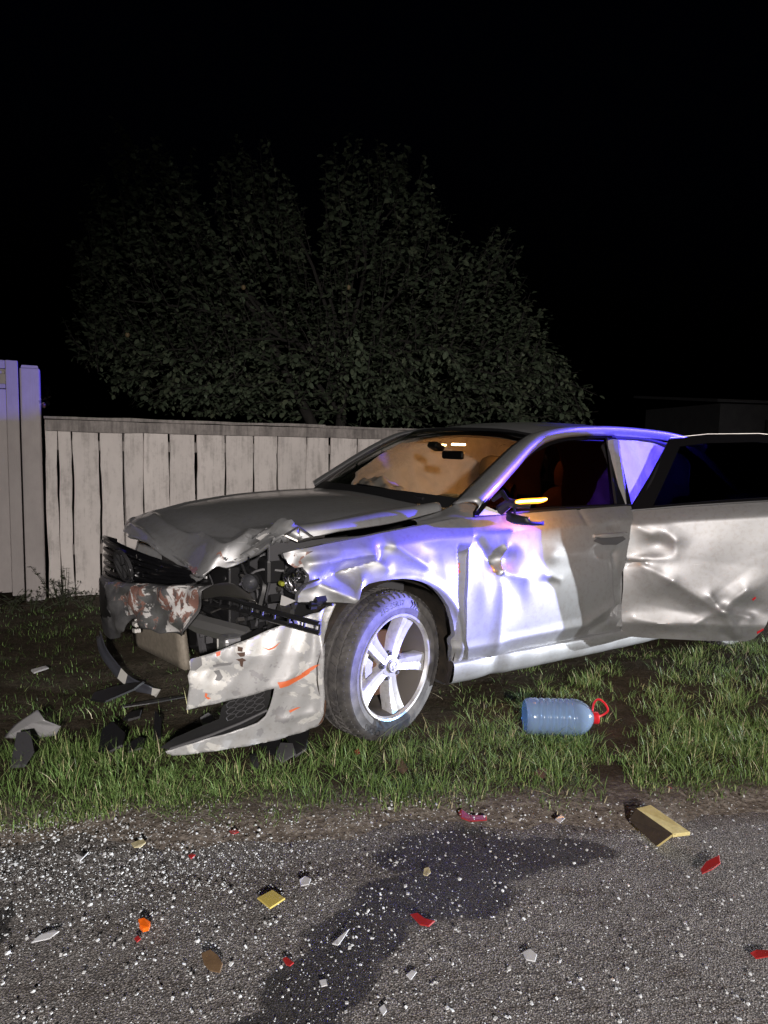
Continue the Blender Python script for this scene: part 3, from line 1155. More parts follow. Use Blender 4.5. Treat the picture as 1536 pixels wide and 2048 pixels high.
# handle
hp = [np.array([*SX(px, py)]) for px, py in [(1187, 1072), (1205, 1070), (1230, 1068), (1252, 1067)]]
b = MB()
path = [(p[0], float(yside(p[0], p[1])) + o_, p[1]) for p, o_ in zip(hp, (.004, .026, .028, .006))]
P = catmull(path, 12)
V = []; F = []
for i, p in enumerate(P):
    for k in range(8):
        a = 2 * math.pi * k / 8
        V.append((p[0], p[1] + .009 * math.cos(a), p[2] + (.013 if 1 < i < 10 else .009) * math.sin(a)))
for i in range(11):
    for k in range(8):
        F.append((i * 8 + k, i * 8 + (k + 1) % 8, i * 8 + 8 + (k + 1) % 8, i * 8 + 8 + k))
F += [tuple(range(8)), tuple(range(88, 96))]
b.add(V, F)
hd = b.build('handle', M['paint'], fdoor)
hz = [SX(1186, 1082), SX(1205, 1090), SX(1235, 1090), SX(1252, 1078), SX(1240, 1068), SX(1200, 1070)]
sheet('handle_recess', hz, .012, lambda x, z: np.stack([x, yside(x, z) + d_dent(x, z) + .002, z], 1), M['grey_plastic'], fdoor)

# window frame and glass of the front door
def gl(px, py):
    return SX(px, py, yglass, .75)
w_out = [gl(*p) for p in [(943, 1034), (965, 1003), (985, 974), (1010, 946), (1040, 917), (1070, 894), (1100, 879), (1130, 871), (1170, 867), (1228, 867), (1238, 905), (1250, 960), (1264, 1020), (1200, 1018), (1100, 1022), (1000, 1030)]]
w_in = [gl(*p) for p in [(960, 1026), (985, 985), (1010, 955), (1040, 926), (1070, 904), (1100, 890), (1130, 882), (1170, 877), (1212, 876), (1221, 920), (1232, 1008), (1180, 1010), (1100, 1013), (1000, 1023)]]
def gsurf(off):
    return lambda x, z: np.stack([x, yglass(x, z) + off, z], 1)
wf = sheet('window_frame', w_out, .02, gsurf(.006), M['blackgloss'], fdoor, holes=[w_in], flange=(0, -.02, 0))
sheet('window_glass', [(np.array(p) - np.mean(w_in, 0)) * 1.01 + np.mean(w_in, 0) for p in w_in], .05, gsurf(-.006), M['front_glass'], fdoor)
# bright weatherstrip along the belt, thin strip up the window edge
b = MB().tube([(p[0], float(yglass(*p)) + .011, p[1] + .002) for p in [gl(945, 1033), gl(1000, 1028), gl(1100, 1020), gl(1200, 1014), gl(1258, 1010)]], .006, 6)
b.build('belt_trim', M['black'], fdoor)
b = MB().tube(catmull([(p[0], float(yglass(*p)) + .010, p[1]) for p in [gl(946, 1029), gl(963, 1005), gl(985, 976), gl(1010, 947), gl(1040, 918)]], 14), .004, 6)
b.build('edge_trim', M['chrome'], fdoor)
# quarter divider in the window
b = MB().tube([(gl(1213, 876)[0], float(yglass(*gl(1213, 876))) + .004, gl(1213, 876)[1]), (gl(1230, 1008)[0], float(yglass(*gl(1230, 1008))) + .004, gl(1230, 1008)[1])], .008, 6)
b.build('window_channel', M['black'], fdoor)

# door mirror: housing torn off, lit turn lens and the broken arm remain
mx = onY(1062, 1004, .99)
mr = MB()
mr.grid(cgrid([[(mx[0] + .10, .93, 1.00), (mx[0] + .11, .985, .995), (mx[0] + .085, 1.055, .985)],
               [(mx[0] + .09, .93, .955), (mx[0] + .10, .99, .95), (mx[0] + .07, 1.06, .955)],
               [(mx[0] - .02, .93, .94), (mx[0] - .02, .99, .935), (mx[0] - .02, 1.06, .945)]], 8, 8))
mo = mr.build('door_mirror', M['black'], fdoor)
solid(mo, .02)
# arm between door and mirror
arm = MB().tube([onY(1000, 1020, .84), onY(1020, 1005, .90), onY(1030, 1008, .95), onY(1060, 1012, .99)], [.028, .024, .022, .012], 8)
arm.tube([onY(1028, 1010, .95), onY(1030, 1030, .95)], [.010, .006], 6)
arm.tube([onY(985, 1000, .85), onY(1005, 985, .90), onY(1015, 1000, .94)], [.012, .016, .010], 7)
arm.build('mirror_arm', M['black'], fdoor)
b = MB()
lp = [onY(px, py, Y) for px, py, Y in [(1030, 1005, .955), (1045, 1003, .975), (1062, 1002, .99), (1080, 1001, 1.0), (1092, 998, 1.01)]]
b.tube(catmull(lp, 10), [.010, .013, .014, .014, .014, .014, .014, .013, .012, .008], 8)
lens = b.build('turn_signal', M['amber'], mo)
MB().tube(catmull([np.array(p) + np.array([.004, .0105, 0.002]) for p in lp], 10), [.004, .006, .006, .006, .006, .006, .006, .006, .005, .003], 6).build('light_bar', M['ledcore'], mo)
pl = bpy.data.lights.new('turn_signal_light', 'POINT'); pl.energy = 5.5; pl.color = (1.0, .36, .02); pl.shadow_soft_size = .03
plo = bpy.data.objects.new('turn_signal_light', pl); COL.objects.link(plo); plo.location = tuple(fromcar(onY(1112, 1000, 1.03)))
# torn white plastic triangle at the mirror foot
mk = [gl(953, 1030), gl(968, 1012), gl(985, 1020), gl(1003, 1022), gl(1000, 1028)]
sheet('torn_trim', mk, .02, gsurf(.02), M['white_plastic'], fdoor, flange=(0, -.004, 0))

# ---------------- sill
def sill(side, mat_):
    xs = np.linspace(-.36, -2.42, 46)
    prof = [(.842, .300), (.880, .292), (.888, .268), (.884, .225), (.866, .188), (.80, .165), (.70, .16)]
    P = []
    for x in xs:
        row = []
        dd = .003 * math.sin(x * 9) * math.sin(x * 23) if side > 0 else 0
        dd -= .018 * math.exp(-((x + .64) / .05) ** 2) if side > 0 else 0
        for y, z in prof:
            row.append((x, side * (y + dd), z - .005 * (x + .4) * 0 - .02 * min(1, (-x - .36) / 1.3)))
        P.append(row)
    return MB().grid(cgrid(P, 90, 26)).build('sill', mat_, car)
sill(1, M['paint']); sill(-1, M['paint'])

# ---------------- far side doors (one panel each with window)
fd = sheet('front_door', [(-.44, .285), (-1.61, .262), (-1.61, 1.0), (-.44, .975)], .05, mirror_y(plain), M['paint'], car, flange=(0, .03, 0))
rd = sheet('rear_door', [(-1.625, .262), (-2.33, .262), (-2.45, .55), (-2.66, .75), (-2.68, 1.01), (-1.625, 1.0)], .05, mirror_y(plain), M['paint'], car, flange=(0, .03, 0))
def gm(off):
    return lambda x, z: np.stack([x, -(yglass(x, z) + off), z], 1)
fo = [(-.62, .99), (-.80, 1.12), (-1.0, 1.25), (-1.2, 1.345), (-1.62, 1.375), (-1.62, .995)]
fi = [(-.68, 1.0), (-.83, 1.115), (-1.02, 1.235), (-1.22, 1.325), (-1.56, 1.35), (-1.56, 1.005)]
sheet('window_frame', fo, .04, gm(.006), M['blackgloss'], fd, holes=[fi], flange=(0, .02, 0))
sheet('window_glass', fi, .06, gm(-.004), M['tinted'], fd)
fo = [(-1.63, .995), (-1.63, 1.375), (-2.2, 1.36), (-2.55, 1.25), (-2.72, 1.10), (-2.68, 1.01)]
fi = [(-1.69, 1.005), (-1.69, 1.35), (-2.18, 1.335), (-2.50, 1.24), (-2.64, 1.09), (-2.62, 1.02)]
sheet('window_frame', fo, .04, gm(.006), M['blackgloss'], rd, holes=[fi], flange=(0, .02, 0))
sheet('window_glass', fi, .06, gm(-.004), M['tinted'], rd)

# ---------------- driver side rear door, swung open on its front hinges and bent
OPEN = math.radians(45)
HX, HY = -1.625, .872
def swing(v, lift=True):
    v = np.array(v, float)
    x = -(v[:, 0] - HX); y = v[:, 1] - HY; z = v[:, 2]     # x: distance behind the hinge
    c, s = math.cos(OPEN), math.sin(OPEN)
    out = np.stack([HX - (x * c + y * -s * 1.0), HY + x * s + y * c, z + .03 * x * (z > .5) * 0], 1)
    # door dropped on its hinges: nose a little lower, tail a little higher
    out[:, 2] += -.030 + .040 * np.clip(x, 0, 1.2) + .045 * np.clip(x, 0, 1.2) * np.clip((z - .25) / .7, 0, 1)
    return out
def r_dent(x, z):
    d = 0 * x
    u = -(x - HX)
    G = lambda c, rx, rz, a: gau(u, z, c, rx, rz, a)
    R = lambda a, b_, w, am: ridge(u, z, a, b_, w, am)
    # upper front: thumb shaped pocket
    d += G((.15, .80), .085, .055, -.034); d += R((.05, .90), (.12, .86), .06, .020)
    d += R((.20, .87), (.245, .82), .05, .010) + R((.245, .82), (.25, .75), .05, .012)
    d += G((.10, .725), .12, .018, .012)
    d += R((.0, .70), (.10, .705), .03, -.02)
    # long diagonal crease dropping to the lower star dent
    d += R((.08, .69), (.24, .60), .05, .020); d += R((.24, .60), (.52, .42), .05, .022); d += G((.22, .50), .14, .10, -.024)
    d += G((.52, .45), .085, .06, -.050)
    d += R((.50, .44), (.62, .55), .045, .026); d += R((.50, .44), (.44, .52), .035, .022); d += R((.52, .44), (.66, .40), .04, .026)
    d += R((.53, .43), (.60, .30), .04, .028); d += R((.47, .42), (.38, .36), .04, .020)
    d += G((.66, .46), .05, .05, -.018)
    d += R((.06, .38), (.25, .345), .05, .016); d += G((.30, .30), .16, .04, -.016)
    d += R((.54, .30), (.60, .26), .04, -.02)
    for cu, cz, an, w, L_, am in ((.40, .53, -33, .11, .26, .022), (.60, .50, 40, .10, .20, .022), (.30, .42, -12, .09, .28, -.014), (.52, .36, 75, .08, .14, .016), (.70, .42, -10, .08, .16, -.016), (.12, .62, -60, .08, .14, .012), (.20, .86, -30, .06, .14, .010), (.70, .62, 20, .12, .25, .008), (.45, .70, -8, .12, .35, -.007)):
        d += vfold(u, z, (cu, cz), an, w, L_, am)
    d += .0016 * np.sin(u * 11 + z * 7) + .0008 * np.sin(u * 23 - z * 19)
    return d * .62
def r_surf0(x, z):
    return np.stack([x, yside(x, z) + r_dent(x, z), z], 1)
def r_surf(x, z):
    return swing(r_surf0(x, z))
jag = lambda pts, a, seed: [(p[0] + a * random.Random(seed + i).uniform(-1, 1), p[1]) for i, p in enumerate(pts)]
fe = jag([(HX, .995), (HX, .92), (HX - .004, .84), (HX + .012, .76), (HX + .004, .72), (HX + .018, .66), (HX + .014, .55), (HX + .018, .45), (HX + .012, .36), (HX + .012, .30)], .006, 5)
r_out = fe + [(HX + .0, .268), (HX - .15, .258), (HX - .40, .254), (HX - .66, .258), (HX - .70, .275), (HX - .735, .33), (HX - .78, .45), (HX - .86, .58), (HX - .96, .69), (HX - 1.05, .78), (HX - 1.06, 1.02), (HX - .5, 1.01)]
rdoor = sheet('rear_door', r_out, .0115, r_surf, M['paint'], car, flange=None)
# returned edge and inner panel
def r_in(x, z):
    v = np.stack([x, yside(x, z) - .075, z], 1)
    return swing(v)
sheet('inner_panel', r_out, .06, r_in, M['dash'], rdoor)
loop = dense(r_out, .03)
A_ = r_surf(loop[:, 0], loop[:, 1]); B_ = r_in(loop[:, 0], loop[:, 1])
MB().grid(np.stack([np.vstack([A_, A_[:1]]), np.vstack([B_, B_[:1]])], 1)).build('door_edge', M['paint'], rdoor)
# window frame and glass
def rg(off):
    return lambda x, z: swing(np.stack([x, yglass(x, z) + off, z], 1))
ro = [(HX - .005, .985), (HX - .13, 1.18), (HX - .245, 1.382), (HX - .45, 1.390), (HX - .72, 1.375), (HX - .92, 1.34), (HX - 1.04, 1.22), (HX - 1.10, 1.08), (HX - 1.06, 1.01), (HX - .5, 1.005)]
ri = [(HX - .135, 1.010), (HX - .215, 1.17), (HX - .295, 1.335), (HX - .45, 1.345), (HX - .70, 1.335), (HX - .86, 1.31), (HX - .98, 1.20), (HX - 1.03, 1.09), (HX - 1.01, 1.035), (HX - .5, 1.025)]
sheet('window_frame', ro, .025, rg(.008), M['blackgloss'], rdoor, holes=[ri])
sheet('window_frame', ro, .025, rg(-.03), M['black'], rdoor, holes=[ri])
sheet('window_glass', ri, .05, rg(-.008), M['tinted'], rdoor)
b = MB().tube(swing([(x, float(yglass(x, z)) + .006, z + .008) for x, z in ro[2:8]]), .0022, 6)
b.build('frame_trim', M['steel'], rdoor)
b = MB().tube(swing([(HX - .01, .848, .992), (HX - .3, .846, 1.004), (HX - .6, .846, 1.011), (HX - 1.06, .845, 1.018)]), .006, 6)
b.build('belt_trim', M['black'], rdoor)
b = MB().tube(swing([(HX - .055, .815, 1.005), (HX - .14, .75, 1.17), (HX - .235, .63, 1.36)]), .007, 6)
b.build('frame_seal', M['black'], rdoor)
def rmark(pts, m):
    def fn(x, z):
        v = r_surf0(x, z); v[:, 1] += .003
        return swing(v)
    return sheet('paint_scrape', [(HX - u, z) for u, z in pts], .012, fn, m, rdoor)
rmark([(.66, .50), (.675, .515), (.68, .505), (.668, .49)], M['red_plastic'])
rmark([(.705, .32), (.735, .34), (.738, .332), (.71, .305)], M['red_plastic'])
# hinges and door check strap
for zz in (.42, .80):
    MB().box((HX + .01, HY - .045, zz), (.05, .06, .05)).build('hinge', M['steel'], car, False)

# ---------------- roof, pillars, windshield
def strip(name, A, B, n, bulge, m, parent=car, nv=6):
    A = catmull(A, n); B = catmull(B, n)
    P = []
    for a, b_ in zip(A, B):
        row = []
        for j in range(nv):
            t = j / (nv - 1)
            row.append(a * (1 - t) + b_ * t + np.array(bulge) * 4 * t * (1 - t))
        P.append(row)
    return MB().grid(P).build(name, m, parent)
def roofz(x):
    return np.interp(x, [-3.0, -2.75, -2.3, -1.9, -1.6, -1.35, -1.2, -1.08], [1.35, 1.395, 1.452, 1.472, 1.470, 1.455, 1.432, 1.400])
xs = np.linspace(-1.10, -2.78, 40); ys = np.linspace(-.60, .60, 25)
P = [[(x + .05 * (1 - (y / .6) ** 2) * (1 if x > -1.3 else 0) * (x + 1.3) / .2, y, float(roofz(x)) - .062 * abs(y / .6) ** 2.3 - .01 * math.exp(-((abs(y) - .52) / .02) ** 2)) for y in ys] for x in xs]
MB().grid(P).build('roof', M['paint'], car)
P = [[(x, y, float(roofz(x)) - .045 - .062 * abs(y / .6) ** 2.3) for y in np.linspace(-.58, .58, 12)] for x in np.linspace(-1.14, -2.72, 14)]
MB().grid(P).build('headliner', M['liner'], car)
for sd in (1, -1):
    A = [(-.47, .705, 1.02), (-.62, .68, 1.115), (-.80, .645, 1.225), (-.97, .61, 1.318), (-1.13, .585, 1.378), (-1.40, .595, 1.408), (-1.8, .60, 1.418), (-2.3, .60, 1.395), (-2.70, .585, 1.345)]
    B = [(-.55, .81, 1.005), (-.70, .775, 1.095), (-.86, .735, 1.195), (-1.02, .69, 1.285), (-1.18, .662, 1.345), (-1.42, .648, 1.378), (-1.8, .646, 1.388), (-2.3, .648, 1.368), (-2.70, .65, 1.30)]
    A = [(x, sd * y, z) for x, y, z in A]; B = [(x, sd * y, z) for x, y, z in B]
    solid(strip('roof_pillar', A, B, 50, (0, sd * .048, .030), M['paint'], nv=11), .012, 0)
    MB().tube(catmull(A, 40), .007, 6).build('windshield_seal' if sd > 0 else 'windshield_seal', M['black'], car)
    # inner rail and B pillar
    MB().tube([(-1.60, sd * .845, .30), (-1.64, sd * .80, .95), (-1.72, sd * .66, 1.35)], [.045, .05, .04], 8).build('pillar_post', M['paint'], car)
    MB().tube(catmull([(-1.75, sd * .625, 1.375), (-2.1, sd * .63, 1.37), (-2.5, sd * .63, 1.31)], 12), .012, 6).build('door_seal', M['rubberseal'], car)
# windshield
base = [(-.47, -.70, 1.015), (-.41, -.45, 1.025), (-.385, 0, 1.03), (-.41, .45, 1.025), (-.47, .70, 1.015)]
mid = [(-.78, -.645, 1.215), (-.73, -.42, 1.232), (-.71, 0, 1.24), (-.73, .42, 1.232), (-.78, .645, 1.215)]
head = [(-1.13, -.585, 1.378), (-1.085, -.38, 1.405), (-1.055, 0, 1.414), (-1.085, .38, 1.405), (-1.13, .585, 1.378)]
MB().grid(cgrid([base, mid, head], 20, 24)).build('windshield', M['windshield'], car)
hb = [np.array(p) + np.array([-.002, 0, .004]) for p in head]
hb2 = [np.array(p) * np.array([1, .99, 1]) + np.array([.035, 0, -.018]) for p in head]
strip('windshield_band', hb, hb2, 20, (0, 0, .001), M['black'])
bb = [np.array(p) + np.array([.02, 0, -.012]) for p in base]
bb2 = [np.array(p) * np.array([1, .985, 1]) + np.array([-.045, 0, .035]) for p in base]
strip('windshield_band', bb, bb2, 20, (0, 0, .001), M['black'])
MB().grid(cgrid([[(-.18, .812, .945), (-.30, .826, .956), (-.42, .840, .968), (-.58, .850, .985)],
                 [(-.20, .77, .958), (-.33, .785, .975), (-.45, .79, .995), (-.58, .80, 1.008)],
                 [(-.22, .70, .955), (-.36, .72, .985), (-.47, .715, 1.018), (-.56, .72, 1.045)]], 12, 16)).build('cowl_side', M['paint'], car)
# cowl and wipers
cw = [[(-.30, y, .975 - .02 * abs(y)), (-.47, y, 1.005 - .01 * abs(y))] for y in np.linspace(-.74, .74, 10)]
MB().grid(cw).build('cowl', M['black'], car)
MB().tube([(-.43, .52, 1.035), (-.47, .1, 1.055), (-.49, -.20, 1.06)], .009, 6).build('wiper', M['black'], car)
MB().tube([(-.43, -.10, 1.04), (-.47, -.40, 1.055), (-.50, -.62, 1.05)], .009, 6).build('wiper', M['black'], car)

# ---------------- hood, buckled and pushed down at the driver side corner
HC = [
 [(-.42, -.72, .99), (-.38, -.45, 1.02), (-.36, -.1, 1.035), (-.36, .2, 1.03), (-.38, .45, 1.015), (-.41, .58, 1.005), (-.40, .70, .992)],
 [(-.10, -.72, .985), (-.08, -.45, 1.012), (-.07, -.1, 1.025), (-.07, .2, 1.02), (-.08, .45, 1.0), (-.09, .58, .985), (-.10, .715, .948)],
 [(.20, -.71, .962), (.22, -.45, .992), (.23, -.1, 1.0), (.23, .2, .99), (.22, .45, .965), (.20, .58, .945), (.16, .70, .922)],
 [(.45, -.69, .92), (.46, -.45, .955), (.46, -.1, .955), (.44, .18, .945), (.42, .40, .925), (.38, .54, .93), (.30, .665, .893)],
 [(.62, -.67, .885), (.64, -.45, .91), (.64, -.1, .90), (.60, .16, .872), (.54, .36, .885), (.47, .50, .90), (.37, .63, .915)],
 [(.74, -.66, .835), (.78, -.42, .86), (.76, -.08, .85), (.68, .20, .80), (.645, .42, .805), (.52, .50, .84), (.43, .62, .905)],
 [(.75, -.645, .80), (.81, -.40, .825), (.79, -.03, .802), (.715, .23, .735), (.695, .43, .738), (.545, .49, .778), (.455, .635, .892)],
]
HP = cgrid(HC, 110, 100)
uu, vv = np.meshgrid(np.linspace(0, 1, 110), np.linspace(0, 1, 100), indexing='ij')
hz_ = np.zeros_like(uu)
def hr(a, b_, w, am):
    return ridge(uu, vv, a, b_, w, am)
hz_ += hr((.62, .95), (.80, .70), .05, .022) + hr((.80, .70), (.97, .66), .05, -.030) + hr((.80, .70), (.74, .52), .06, .020)
hz_ += hr((.74, .52), (.70, .20), .05, .016) + hr((.55, .97), (.66, .80), .03, -.028) + hr((.60, 1.0), (.63, .90), .02, .030) + hr((.66, 1.0), (.70, .93), .02, -.030)
hz_ += hr((.93, .82), (.78, .86), .04, -.022) + gau(uu, vv, (.86, .78), .05, .05, -.030) + gau(uu, vv, (.72, .86), .05, .04, -.022)
hz_ += hr((.82, .60), (.93, .74), .03, .018) + hr((.66, .12), (.90, .05), .05, .014) + hr((.84, .36), (.95, .42), .05, -.012)
hz_ += .004 * np.sin(uu * 40 + vv * 17) * np.clip(uu - .55, 0, 1) * 2 + .003 * np.sin(uu * 61 - vv * 47) * np.clip(uu - .6, 0, 1) * 2
# shut line crease along the flanks of the hood
hz_ += .010 * np.exp(-((vv - .86) / .018) ** 2) * (uu < .62) + .008 * np.exp(-((vv - .16) / .02) ** 2) * (uu < .7)
def hv(cu, cv, an, w, L_, am):
    return vfold(uu * 1.2, vv * 1.4, (cu * 1.2, cv * 1.4), an, w, L_, am)
for a_ in ((.80, .66, 70, .10, .30, .026), (.72, .78, 20, .09, .25, .022), (.88, .55, 60, .08, .22, -.022), (.66, .60, 85, .10, .45, -.014), (.90, .30, 75, .09, .30, .014), (.78, .40, 55, .10, .28, -.014), (.93, .72, 15, .06, .18, .020), (.84, .84, 80, .06, .16, -.020), (.70, .90, 45, .05, .15, .020), (.60, .95, 70, .05, .14, -.018), (.86, .12, 60, .08, .2, .016), (.55, .35, 80, .14, .5, .006)):
    hz_ += hv(*a_)
HP[..., 2] += hz_
HP[..., 0] += -.5 * hz_ * (uu > .6)
HP[..., 2] += .034 * np.exp(-((vv - .925) / .05) ** 2) * np.clip((.66 - uu) / .08, 0, 1)
HP[..., 1] += .030 * np.exp(-((vv - .95) / .05) ** 2) * np.clip((.66 - uu) / .08, 0, 1)
hood = MB().grid(HP).build('hood', M['hoodpaint'] if 'hoodpaint' in M else M['paint'], car, True, 32)
solid(hood, .016)
# scraped patch at the tip of the hood, lifted a little above it
def hpatch(u0, u1, v0, v1, m, ragged=.3, seed=1):
    r = np.random.default_rng(seed)
    i0, i1, j0, j1 = int(u0 * 109), int(u1 * 109), int(v0 * 99), int(v1 * 99)
    Q = HP[i0:i1 + 1, j0:j1 + 1]
    nrm = np.cross(np.gradient(HP, axis=0), np.gradient(HP, axis=1))
    nrm /= np.linalg.norm(nrm, axis=-1, keepdims=True) + 1e-9
    N = nrm[i0:i1 + 1, j0:j1 + 1]
    sgn = np.where(N[..., 2:3] < 0, -1, 1)
    Q = Q + N * sgn * .003
    a, b_ = Q.shape[:2]
    F = []
    cu, cv = (a - 2) / 2, (b_ - 2) / 2
    ph = r.uniform(0, 6.28, 4)
    for i in range(a - 1):
        for j in range(b_ - 1):
            x, y = (i - cu) / (cu + .6), (j - cv) / (cv + .6)
            an = math.atan2(y, x)
            rad = 1 - ragged * (.5 + .25 * math.sin(3 * an + ph[0]) + .2 * math.sin(7 * an + ph[1]) + .15 * math.sin(13 * an + ph[2]))
            if math.hypot(x, y) < rad:
                F.append((i * b_ + j, (i + 1) * b_ + j, (i + 1) * b_ + j + 1, i * b_ + j + 1))
    if F:
        return mesh('paint_scrape', Q.reshape(-1, 3), F, m, hood)
hpatch(.90, .995, .53, .66, M['scraped'], .5, 1)
hpatch(.885, .92, .52, .57, M['chipped'], .5, 2)
hpatch(.66, .80, .80, .93, M['scraped'], .6, 3)
hpatch(.86, .96, .12, .22, M['scraped'], .6, 4)
hpatch(.80, .90, .70, .76, M['scraped'], .6, 6)
# torn underside frame of the hood at the buckled corner
b = MB()
for a_, c_ in [((.40, .64, .91), (.345, .66, .945)), ((.345, .66, .945), (.29, .69, .90)), ((.345, .66, .945), (.35, .665, .885)), ((.35, .665, .885), (.40, .64, .91)), ((.35, .665, .885), (.29, .69, .90)), ((.29, .69, .90), (.24, .70, .905))]:
    b.tube([a_, c_], .006, 5)
b.build('torn_hood_frame', M['steel'], car)
# crumpled hinge corner at the rear of the hood
b = MB()
for k in range(6):
    x0 = -.385 - .006 * k
    b.tube([(x0, .69 + .004 * k, .985 - .004 * k), (x0 + .035, .735 + .003 * k, .955 - .008 * k), (x0 + .05, .74, .925 - .008 * k)], .006, 5)
b.build('hood_corner', M['steel'], car)

# ---------------- smashed front: grille, bumper skin, radiator, lamp remains
def path_xy(pts):
    pts = np.array(pts, float)
    t = np.linspace(0, 1, len(pts))
    C_ = catmull(pts, 80)
    tt = np.linspace(0, 1, 80)
    return lambda s: np.stack([np.interp(s, tt, C_[:, i]) for i in range(C_.shape[1])], -1)
# rows: x, y, z_bottom, z_top
gpath = path_xy([(.83, -.64, .605, .755), (.895, -.50, .602, .785), (.90, -.25, .612, .785), (.85, .03, .632, .768), (.765, .24, .655, .745), (.70, .37, .688, .728)])
grille = MB()
ss = np.linspace(0, 1, 30)
Q = gpath(ss)
grille.grid([[(q[0] - .035, q[1], q[2]), (q[0] - .035, q[1], q[3])] for q in Q])
grl = grille.build('grille', M['black'], car)
def slat(k, n, amp, m, r=.011):
    P = []
    rr = random.Random(k)
    for i, q in enumerate(Q):
        t = (k + .5) / n
        w = amp * (math.sin(i * .7 + k) * .5 + rr.uniform(-.5, .5)) * min(1, i / 12)
        P.append((q[0] + w * .4, q[1], q[2] + (q[3] - q[2]) * t + w * .5))
    V = []; F = []
    for p in P:
        for dx, dz in ((-.03, .004), (.0, r * .55), (.006, 0), (.0, -r * .55), (-.03, -.004)):
            V.append((p[0] + dx, p[1], p[2] + dz))
    for i in range(len(P) - 1):
        for j in range(4):
            F.append((i * 5 + j, i * 5 + j + 1, i * 5 + j + 6, i * 5 + j + 5))
    return mesh('slat', V, F, m, grl, True, 35)
for k in range(5):
    slat(k, 5, .008, M['blackgloss'], .020)
b = MB().tube([(q[0] + .002, q[1], q[2] - .004) for q in Q], .009, 6)
b.tube([(q[0] - .002, q[1], q[3] + .004) for q in Q[:22]], .009, 6)
b.build('grille_frame', M['blackgloss'], grl)
# broken bright bits on the slats
for (s, t, L_) in [(.42, .25, .02), (.50, .62, .015), (.60, .95, .02), (.30, .08, .018), (.64, .35, .012), (.56, .12, .02), (.20, .9, .02), (.72, .6, .015)]:
    q = gpath(np.array([s]))[0]
    MB().box((q[0] + .008, q[1], q[2] + (q[3] - q[2]) * t), (.006, L_, .010), Matrix.Rotation(s * 9, 3, 'X')).build('broken_clip', M['chrome'], grl, False)
# emblem: ring with V over W, knocked askew and dark with grime
def emblem(parent, name, M4, R, m, th=.008, bar=.009):
    b = MB()
    b.lathe([(R, -th), (R, th), (R * .86, th), (R * .86, -th), (R, -th)], 28, 'Y')
    r = R * .88
    def bar_(p, q):
        d = Vector((q[0] - p[0], 0, q[1] - p[1])); L_ = d.length
        a = math.atan2(d.z, d.x)
        b.box(((p[0] + q[0]) / 2, 0, (p[1] + q[1]) / 2), (L_, th * 1.6, bar), Matrix.Rotation(-a, 3, 'Y'))
    for sgn in (1, -1):
        bar_((sgn * r * .40, r * .86), (sgn * r * .03, r * .16))
        bar_((sgn * r * .86, r * .45), (sgn * r * .46, -r * .80))
        bar_((sgn * r * .46, -r * .80), (sgn * r * .05, r * .02))
    o = b.build(name, m, parent, True, 40)
    o.matrix_local = M4
    return o
q = gpath(np.array([.53]))[0]
M4 = Matrix.Translation((q[0] + .022, q[1] - .02, .700)) @ Matrix.Rotation(math.radians(-78), 4, 'Z') @ Matrix.Rotation(math.radians(-14), 4, 'X') @ Matrix.Rotation(math.radians(16), 4, 'Y') @ Matrix.Scale(-1, 4, (1, 0, 0))
emblem(grl, 'emblem', M4, .080, M['emblemgrey'], .008, .012)

# bumper skin hanging on the front
bpath = path_xy([(.72, -.83), (.86, -.66), (.925, -.45), (.935, -.15), (.885, .10), (.80, .33), (.715, .52)])
def b_surf(s, z, off=0.0):
    xy = bpath(s)
    nse = .012 * np.sin(s * 31 + z * 22) * (s > .45) + .008 * np.sin(s * 57 - z * 41) * (s > .5)
    top = np.interp(s, [0, .3, .5, .7, .85, 1], [.575, .592, .625, .655, .685, .70])
    back = -.9 * np.clip(.30 - (z - (top - .42)), 0, 1) ** 2 * .5
    x = xy[..., 0] + nse + back + off - .05 * np.clip((z - top + .025) / .025, 0, 1) ** 2
    return np.stack([x, xy[..., 1] + off * .4, z], -1)
bo = [(0, .575), (.15, .583), (.3, .592), (.4, .608), (.5, .625), (.6, .640), (.7, .655), (.78, .67), (.85, .685), (.93, .694), (1, .70), (.995, .665), (.975, .61), (.95, .56), (.93, .505), (.90, .475), (.87, .455), (.83, .462), (.79, .450), (.74, .455), (.70, .446), (.665, .455), (.645, .475), (.62, .470), (.60, .44), (.585, .40), (.56, .385), (.52, .345), (.45, .31), (.3, .285), (.15, .275), (0, .28)]
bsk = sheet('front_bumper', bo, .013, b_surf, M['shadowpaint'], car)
ra = random.Random(4)
rag = [(.44, .60), (.5, .618), (.6, .634), (.7, .649), (.78, .664), (.86, .680), (.93, .688), (.985, .69), (.985, .655), (.96, .61), (.94, .56), (.92, .505), (.89, .480), (.85, .470), (.80, .462), (.74, .465), (.69, .462), (.66, .468), (.64, .50), (.60, .478), (.575, .46), (.56, .49), (.585, .52), (.56, .55), (.53, .53), (.545, .565), (.51, .585), (.47, .57)]
sheet('paint_scrape', [(a_ + ra.uniform(-.008, .008) * (a_ < .95), z_ + ra.uniform(-.006, .006)) for a_, z_ in rag], .013, lambda s_, z_: b_surf(s_, z_, .003), M['scraped'], bsk)
solid(bsk, .004)
po = [(.06, .545), (.20, .555), (.34, .565), (.43, .56), (.47, .53), (.45, .47), (.47, .43), (.40, .40), (.2, .40), (.06, .41)]
sheet('plate_recess', po, .02, lambda s, z: b_surf(s, z, .006), M['black'], bsk)
po = [(.0, .385), (.2, .375), (.42, .375), (.50, .365), (.52, .345), (.45, .31), (.3, .285), (.0, .28)]
sheet('lower_trim', po, .02, lambda s, z: b_surf(s, z, .005), M['grey_plastic'], bsk)
